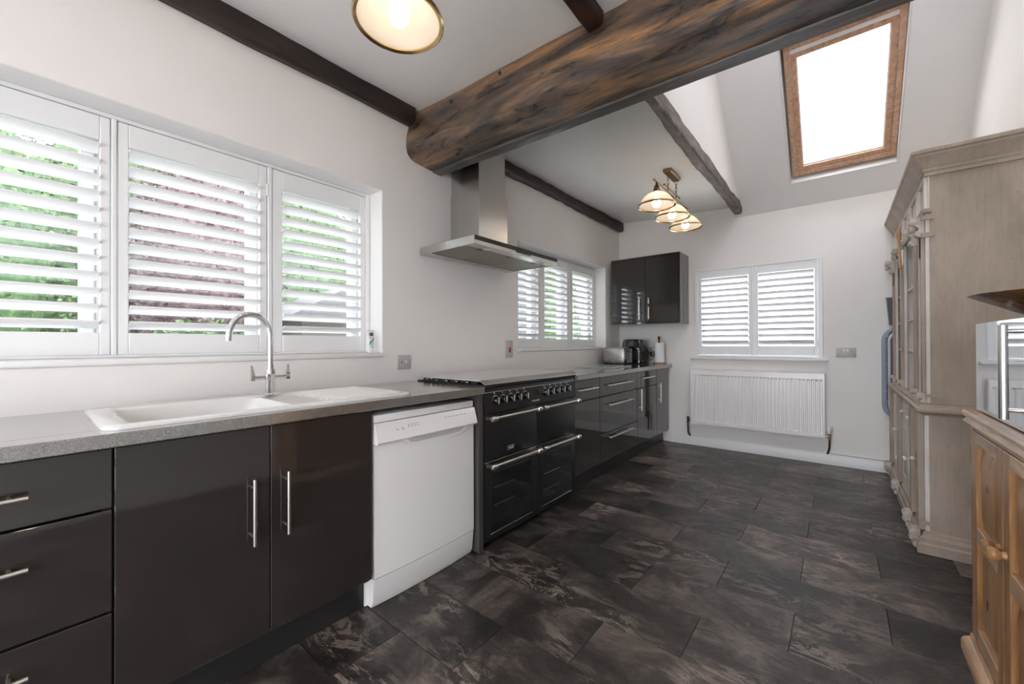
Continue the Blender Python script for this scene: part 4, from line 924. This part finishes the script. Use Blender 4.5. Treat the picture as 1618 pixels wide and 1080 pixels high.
def corbel(yc, w, x, z0, z1, dep, parent, m='dresser_mid', nm='corbel'):
    h = z1 - z0; b = MB()
    b.prism([(x, z0), (x - dep * .35, z0 + .02 * h), (x - dep * .60, z0 + .16 * h), (x - dep * .50, z0 + .30 * h), (x - dep * .38, z0 + .42 * h), (x - dep * .55, z0 + .55 * h), (x - dep * .92, z0 + .66 * h), (x - dep, z0 + .82 * h), (x - dep, z0 + h), (x, z0 + h)], 'y', yc - w / 2, yc + w / 2)
    for s_ in (-1, 1):
        b.ball((x - dep * .72, yc + s_ * w * .36, z0 + .78 * h), .24 * h, .8, .5, .8, 10, 8); b.ball((x - dep * .38, yc + s_ * w * .36, z0 + .20 * h), .17 * h, .9, .5, .9, 10, 8)
    b.ball((x - dep * .8, yc, z0 + .5 * h), .16 * h, 1, 1, 1.3, 10, 8)
    return b.build(nm, m, parent)
for a, c in pils:
    corbel((a + c) / 2, .058, DX - .020, .008, .120, .034, ds, nm='carved_foot')
ZL = .772
b = MB(); b.sweepL([(0, ZL - .022), (.008, ZL - .022), (.016, ZL - .010), (.030, ZL - .004), (.034, ZL + .002), (.034, ZL + .016), (.028, ZL + .022), (.020, ZL + .024), (.020, ZL + .036), (0, ZL + .040)], DX, DY0, DY1, DXB)
b.box(DX, DXB, DY0, DY1, ZL - .001, ZL + .040); b.build('waist_moulding', 'dresser', ds)
UX, UY0, UY1 = .385, 3.176, 4.774; UZ0, UZ1 = ZL + .0405, 2.075
b = MB(); b.box(UX + .004, DXB, UY0, UY0 + .022, UZ0, UZ1); b.box(UX + .004, DXB, UY1 - .022, UY1, UZ0, UZ1); b.box(DXB - .012, DXB, UY0 + .022, UY1 - .022, UZ0, UZ1)
b.build('upper_case', 'dresser', ds)
ub = [(3.232, 3.440), (3.516, 4.134), (4.206, 4.722)]
for a, c in ((UY0, 3.232), (3.440, 3.516), (4.134, 4.206), (4.722, UY1)): MB().box(UX - .014, UX + .004, a, c, UZ0, 1.860, .002).build('upper_stile', 'dresser_pale', ds)
for a, c in ((3.182, 3.226), (3.446, 3.510), (4.140, 4.200), (4.728, 4.770)):
    MB().box(UX - .030, UX - .0145, a, c, UZ0 + .06, 1.74, .002).build('upper_pilaster', 'dresser', ds)
    corbel((a + c) / 2, .056, UX - .016, 1.735, 1.850, .058, ds)
    corbel((a + c) / 2, .056, UX - .016, UZ0 + .001, UZ0 + .058, .038, ds, nm='pilaster_foot')
for z in (1.08, 1.30, 1.52):
    for a, c in ub: MB().box(UX + .006, DXB - .013, a - .02, c + .02, z, z + .020, .003).build('shelf', 'dresser_pale', ds)
for yq in (3.478, 4.170): MB().box(UX + .006, DXB - .013, yq - .009, yq + .009, UZ0 + .001, 1.86).build('divider', 'dresser_pale', ds)
b = MB(); b.sweepL([(-.014, 1.862), (.022, 1.862), (.030, 1.870), (.030, 1.882), (.018, 1.890), (-.014, 1.890)], UX, UY0 + .012, UY1, UX + .01); b.build('frieze_ledge', 'dresser', ds)
b = MB(); b.box(UX - .002, UX + .004, UY0, UY1, 1.8905, UZ1)
b.build('frieze_board', 'dresser_pale', ds)
for a, c in ((3.182, 3.44), (3.46, 3.80), (3.82, 4.14), (4.16, 4.46), (4.48, 4.770)):
    b = MB(); st = .024; x0, x1 = UX - .016, UX - .0022; za, zb = 1.892, UZ1 - .002
    b.box(x0, x1, a, a + st, za, zb, .002); b.box(x0, x1, c - st, c, za, zb, .002); b.box(x0, x1, a + st, c - st, za, za + .018, .002); b.box(x0, x1, a + st, c - st, zb - .02, zb, .002); b.build('frieze_frame', 'dresser_pale', ds)
b = MB(); b.sweepL([(-.004, 2.066), (.016, 2.066), (.016, 2.084), (.022, 2.090), (.022, 2.104), (.030, 2.112), (.036, 2.130), (.050, 2.152), (.060, 2.164), (.060, 2.174), (.070, 2.180), (.072, 2.196), (.064, 2.202), (-.004, 2.202)], UX, UY0 + .002, UY1 + .07, DXB)
b.box(UX, DXB, UY0 + .004, UY1, 2.0755, 2.195); b.build('cornice', 'dresser', ds)
# small raised scroll ends seen on the near side of the dresser
for zz, dx in ((1.838, .03), (1.742, .03)):
    b = MB(); b.prism([(UX - .03, zz - .012), (UX + .018, zz - .009), (UX + .024, zz + .004), (UX + .008, zz + .014), (UX - .03, zz + .014)], 'y', UY0 - .014, UY0 - .0005); b.build('side_scroll', 'dresser', ds)
b = MB(); b.prism([(DX - .02, .156), (DX + .03, .154), (DX + .035, .162), (DX, .174), (DX - .02, .172)], 'y', DY0 - .02, DY0 - .0005); b.build('side_scroll', 'dresser', ds)
b = MB(); b.prism([(UX - .02, .850), (UX + .05, .846), (UX + .062, .858), (UX + .05, .872), (UX - .02, .862)], 'y', UY0 - .016, UY0 - .0005); b.build('side_scroll', 'dresser', ds)
for y in (3.200, 4.62): MB().box(UX - .036, UX - .0305, y - .004, y + .022, 1.62, 1.735, .001).build('iron_strap', 'black_plastic', ds)
# things hanging on the dresser
b = MB(); hx, hy = UX - .085, 3.560
b.tube([(hx, hy, 1.90), (hx, hy + .002, 1.87), (hx - .002, hy + .004, 1.835), (hx, hy + .004, 1.79)], [.002, .010, .014, .006], 12); b.tube([(hx, hy + .004, 1.80), (hx + .002, hy + .004, 1.72), (hx + .004, hy + .003, 1.62)], [.006, .007, .008], 10)
sp = b.build('wooden_spoon', 'spoon'); tag(sp, 'brown wooden spoon hanging on the front of the dresser', 'spoon')
MB().cyl((hx, hy + .008, 1.81), (UX - .0165, hy + .008, 1.81), .003).build('hook', 'black_plastic', sp)
b = MB(); b.box(UX - .062, UX - .052, 3.70, 3.735, 1.66, 1.79, .003); b.tube([(UX - .057, 3.717, 1.79), (UX - .035, 3.717, 1.83)], .002, 6)
tg = b.build('hanging_tag', 'white_plastic'); tag(tg, 'white tag with green top hanging beside the wooden spoon on the dresser', 'tag')
MB().box(UX - .0625, UX - .0515, 3.699, 3.736, 1.765, 1.791, .001).build('green_band', 'green_print', tg)

# objects on the far wall beside the dresser
kc = thing('wall_carrier', 'tall blue-grey plastic rim with black inside on the far wall beside the dresser', 'carrier', (.36, 4.84, .45))
def rr(x0, x1, z0, z1, r, y): return [(x, y, z) for x, z, _ in rrect(x0, x1, z0, z1, r, 0, 6)]
b = MB(); b.tube(rr(.305, .66, .50, 1.27, .10, 4.818), .020, 10, closed=True); b.build('outer_rim', 'grey_plastic', kc)
b = MB(); b.tube(rr(.335, .63, .53, 1.24, .08, 4.785), .010, 8, closed=True); b.build('inner_rim', 'pale_plastic', kc)
b = MB(); b.rings([rr(.335, .63, .53, 1.24, .08, 4.832), rr(.345, .62, .54, 1.23, .08, 4.79)]); b.build('black_panel', 'black_plastic', kc)
b = MB()
for k in range(9): 
    z = .56 + k * .08; b.box(.315, .330, 4.795, 4.800, z, z + .006)
b.build('rim_clips', 'pale_plastic', kc)
b = MB(); b.hexa([(.338, 4.80, 1.305), (.50, 4.80, 1.305), (.50, 4.858, 1.305), (.338, 4.858, 1.305), (.322, 4.79, 1.53), (.50, 4.79, 1.53), (.50, 4.858, 1.53), (.322, 4.858, 1.53)])
bx_ = b.build('wall_box', 'black_plastic'); tag(bx_, 'black tapered box on the far wall above the blue-grey rim', 'box')
MB().box(.318, .50, 4.786, 4.858, 1.531, 1.542, .002).build('box_lid', 'grey_mark', bx_)

# ================================================================== PINE CUPBOARD
PX, PY0, PY1 = .378, 1.452, 2.238
pc = thing('pine_cupboard', 'honey pine cupboard with panelled doors at the right picture edge', 'cupboard', (.57, 1.85, 0))
b = MB(); b.prism([(PX - .018, .856), (PX - .010, .864), (PX - .006, .870), (PX - .018, .876), (PX - .020, .888), (PX - .014, .897), (XR - .003, .897), (XR - .003, .856)], 'y', PY0 - .03, PY1 + .034); b.build('top', 'pine_h', pc)
b = MB(); b.box(PX + .004, XR - .003, PY1 - .02, PY1, .07, .856); b.box(PX + .004, XR - .003, PY0, PY0 + .02, .07, .856); b.box(XR - .01, XR - .003, PY0 + .02, PY1 - .02, .07, .856)
b.box(PX - .002, PX + .018, PY1 - .034, PY1 - .0005, .07, .8555, .001); b.box(PX - .002, PX + .018, PY0 + .0005, PY0 + .034, .07, .8555); b.box(PX - .002, PX + .018, PY0 + .034, PY1 - .034, .832, .8555); b.box(PX - .002, PX + .018, PY0 + .034, PY1 - .034, .07, .086)
b.build('case', 'pine_v', pc)
b = MB(); b.prism([(PX - .030, .001), (PX - .030, .034), (PX - .022, .046), (PX - .008, .052), (PX - .004, .066), (XR - .003, .066), (XR - .003, .001)], 'y', PY0 - .01, PY1 + .014); b.build('plinth', 'pine_h', pc)
def pdoor(ya, yb, hinge_y, knob_y):
    b = MB(); st = .060; za, zb = .088, .830; x0, x1 = PX - .006, PX + .014
    b.box(x0, x1, ya, ya + st, za, zb, .002); b.box(x0, x1, yb - st, yb, za, zb, .002)
    d = b.build('door', 'pine_v', pc)
    for z0_, z1_ in ((za, za + .05), (.436, .496), (zb - .042, zb)): MB().box(x0, x1, ya + st + .0005, yb - st - .0005, z0_, z1_, .002).build('rail', 'pine_h', d)
    for z0_, z1_ in ((za + .05, .436), (.496, zb - .042)):
        b = MB(); b.box(PX + .010, PX + .016, ya + st, yb - st, z0_, z1_); e = .012; e2 = .042
        b.hexa([(PX + .010, ya + st + e, z0_ + e), (PX + .010, yb - st - e, z0_ + e), (PX + .010, yb - st - e, z1_ - e), (PX + .010, ya + st + e, z1_ - e),
                (PX - .001, ya + st + e2, z0_ + e2), (PX - .001, yb - st - e2, z0_ + e2), (PX - .001, yb - st - e2, z1_ - e2), (PX - .001, ya + st + e2, z1_ - e2)])
        b.build('panel', 'pine_v', d)
    for y, z, s_ in (((ya + yb) / 2 + .01, .66, 1), ((ya + yb) / 2 + .02, .27, 1.2), ((ya + yb) / 2 - .02, .74, .6)):
        b = MB(); b.ball((PX - .0006, y, z), .0085 * s_, .15, 1, 1.9, 12, 8); b.build('knot', mat('pine_knot', (0.10, 0.035, 0.012), 0.4), d)
    knob(d, PX - .006, knob_y, .528, .0195, 'pine_v')
    for z in (.74, .15): MB().box(PX - .008, PX - .002, hinge_y - .008, hinge_y + .008, z - .03, z + .03, .001).build('hinge', 'hinge', d)
pdoor(1.847, 2.203, 2.208, 1.875); pdoor(1.487, 1.843, 1.482, 1.815)

# microwave with mirrored door
mwv = thing('microwave_oven', 'mirror-fronted microwave with steel bar handle on the pine cupboard', 'microwave', (.56, 1.95, .8975))
mx0, my0, my1, mz0, mz1 = .392, 1.56, 2.245, .905, 1.216
MB().box(mx0 + .014, .755, my0, my1, mz0, mz1, .004).build('case', 'steel', mwv)
dm = MB().box(mx0, mx0 + .0135, my0 + .004, my1 - .001, mz0 - .004, mz1 + .002, .001).build('door', 'mirror', mwv)
b = MB(); xh, yh = mx0 - .046, 1.700; b.cyl((xh, yh, .940), (xh, yh, 1.196), .0095, n=20); hh = b.build('handle', 'steel', dm)
for z in (.965, 1.180): 
    b = MB(); b.cyl((xh, yh, z), (mx0 - .004, yh, z), .006, n=12); b.lathe([(.012, 0), (.013, -.004), (.006, -.006)], (mx0 - .0005, yh, z), 16, 'x'); b.build('handle_mount', 'chrome', hh)
b = MB()
for y in (my0 + .05, my1 - .05):
    for x in (.44, .70): b.cyl((x, y, .8975), (x, y, mz0), .012)
b.build('feet', 'black_plastic', mwv)
# wooden dish on the microwave
wb = thing('wooden_dish', 'wide dark wooden dish with pointed rim on top of the microwave', 'dish', (.57, 2.02, mz1 + .003))
b = MB(); bc = (.555, 2.0, mz1 + .003)
prf = [(.001, 0), (.07, 0), (.075, .004), (.12, .026), (.17, .054), (.215, .078), (.226, .084), (.222, .086), (.17, .062), (.11, .034), (.07, .016), (.001, .012)]
rings = []
for q, h in prf:
    rings.append([(bc[0] + q * math.cos(2 * PI * j / 48) * .98, bc[1] + q * math.sin(2 * PI * j / 48) * 1.0, bc[2] + h) for j in range(48)])
b.rings(rings); b.build('bowl', 'bowl', wb)
b = MB(); b.ball((.385, 2.06, mz1 + .078), .016, 1.4, 1, .6, 12, 8); b.ball((.405, 2.03, mz1 + .075), .010, 1.3, 1, .7, 10, 6)
tag(b.build('wrapped_sweet', 'dark_wrap'), 'small dark purple wrapped item lying in the wooden dish', 'sweet')

# ================================================================== GARDEN
gd = MB().box(-22, -4.4, -14, 26, -.5, -.35).build('lawn', 'lawn'); gd['kind'] = 'structure'
gd = MB().box(-4.4, XW - .3, -14, 26, -.5, -.33).build('paving', 'dim_paving'); gd['kind'] = 'structure'  # unseen strip added in place of lawn for the light it bounces
gd = MB().box(XW - .3, 12, -14, YB - .3, -.3, -.06).build('patio', 'paving'); gd['kind'] = 'structure'  # unseen ground, whitened to bounce daylight indoors onto the ceiling
def bush(name, label, c, size, m, n, leaf, cat='bush', trunk=None, seed=1):
    rnd = random.Random(seed); r = thing(name, label, cat, (c[0], c[1], -.35))
    vs, fs = [], []
    for i in range(n):
        while True:
            p = Vector((rnd.uniform(-1, 1), rnd.uniform(-1, 1), rnd.uniform(-1, 1)))
            L = p.length
            if .2 < L < 1: break
        p = p / L * (.80 + .25 * rnd.random() + .18 * noise.noise(p / L * 2.7 + Vector((seed, 0, 0))))
        q = Vector((c[0] + p.x * size[0], c[1] + p.y * size[1], c[2] + p.z * size[2]))
        a = Vector((rnd.gauss(0, 1), rnd.gauss(0, 1), rnd.gauss(0, 1))).normalized(); d = a.cross(Vector((rnd.gauss(0, 1), rnd.gauss(0, 1), rnd.gauss(0, 1)))).normalized()
        k = leaf * rnd.uniform(.6, 1.3); q -= Vector((c[0], c[1], -.35)); o = len(vs)
        vs += [q - a * k, q + d * k * .5, q + a * k, q - d * k * .5]; fs.append((o, o + 1, o + 2, o + 3))
    me = bpy.data.meshes.new(name); me.from_pydata([tuple(v) for v in vs], [], fs); me.materials.append(M[m])
    o = bpy.data.objects.new('foliage', me); C.objects.link(o); o.parent = r; o['kind'] = 'stuff'
    b = MB(); b.ball(c, 1, size[0] * .86, size[1] * .86, size[2] * .86, 20, 12); b.build('inner_foliage', m, r)
    b = MB(); b.cyl((c[0], c[1], -.35), (c[0], c[1], c[2]), .09, .05, 8); b.build('trunk', 'bark', r)
bush('garden_hedge', 'green hedge seen through the shutter louvres left of the tap', (-7.2, -1.9, 2.1), (1.2, 2.5, 3.6), 'leaf', 16000, .040, seed=2)
bush('copper_tree', 'reddish-purple leaved tree seen through the middle shutter panel', (-8.0, 1.95, 2.2), (.80, 1.05, 2.1), 'leaf_red', 12000, .036, 'tree', seed=3)
bush('garden_shrub', 'bright green low shrub in front of the reddish tree', (-5.2, 1.35, .40), (.5, .95, .98), 'leaf', 6000, .035, seed=4)
bush('garden_hedge', 'tall dark green hedge far behind the reddish tree', (-10.4, 2.9, 2.4), (1.0, 4.0, 3.8), 'leaf_dark', 16000, .055, seed=8)
bush('garden_tree', 'dark green bushy tree behind the shed seen through the louvres', (-9.4, 9.0, 2.2), (1.2, 1.6, 3.2), 'leaf_dark', 9000, .05, 'tree', seed=5)
bush('garden_tree', 'yellow-green tree seen through the middle shutter panel of the far left window', (-5.6, 8.75, 1.2), (.5, .62, 2.4), 'leaf', 6000, .04, 'tree', seed=6)
sh = thing('garden_shed', 'small pale shed with a grey pitched roof beyond the sink window', 'shed', (-6.3, 3.1, -.35))
MB().box(-6.8, -5.8, 2.5, 3.7, -.349, 1.55).build('wall', 'shed_wall', sh)
MB().box(-5.797, -5.78, 3.15, 3.5, -.2, 1.3).build('door', 'render', sh)
b = MB(); b.prism([(2.3, 1.55), (3.1, 2.0), (3.9, 1.55), (3.9, 1.50), (2.3, 1.50)], 'x', -6.95, -5.65); b.build('roof', 'shed_roof', sh)
nb = thing('neighbour_house', 'white rendered house wall seen through the far left wall window', 'building', (-7.8, 13.0, -.35))
MB().box(-8.0, -7.2, 9.9, 17.0, -.349, 5.5).build('wall', 'render', nb)
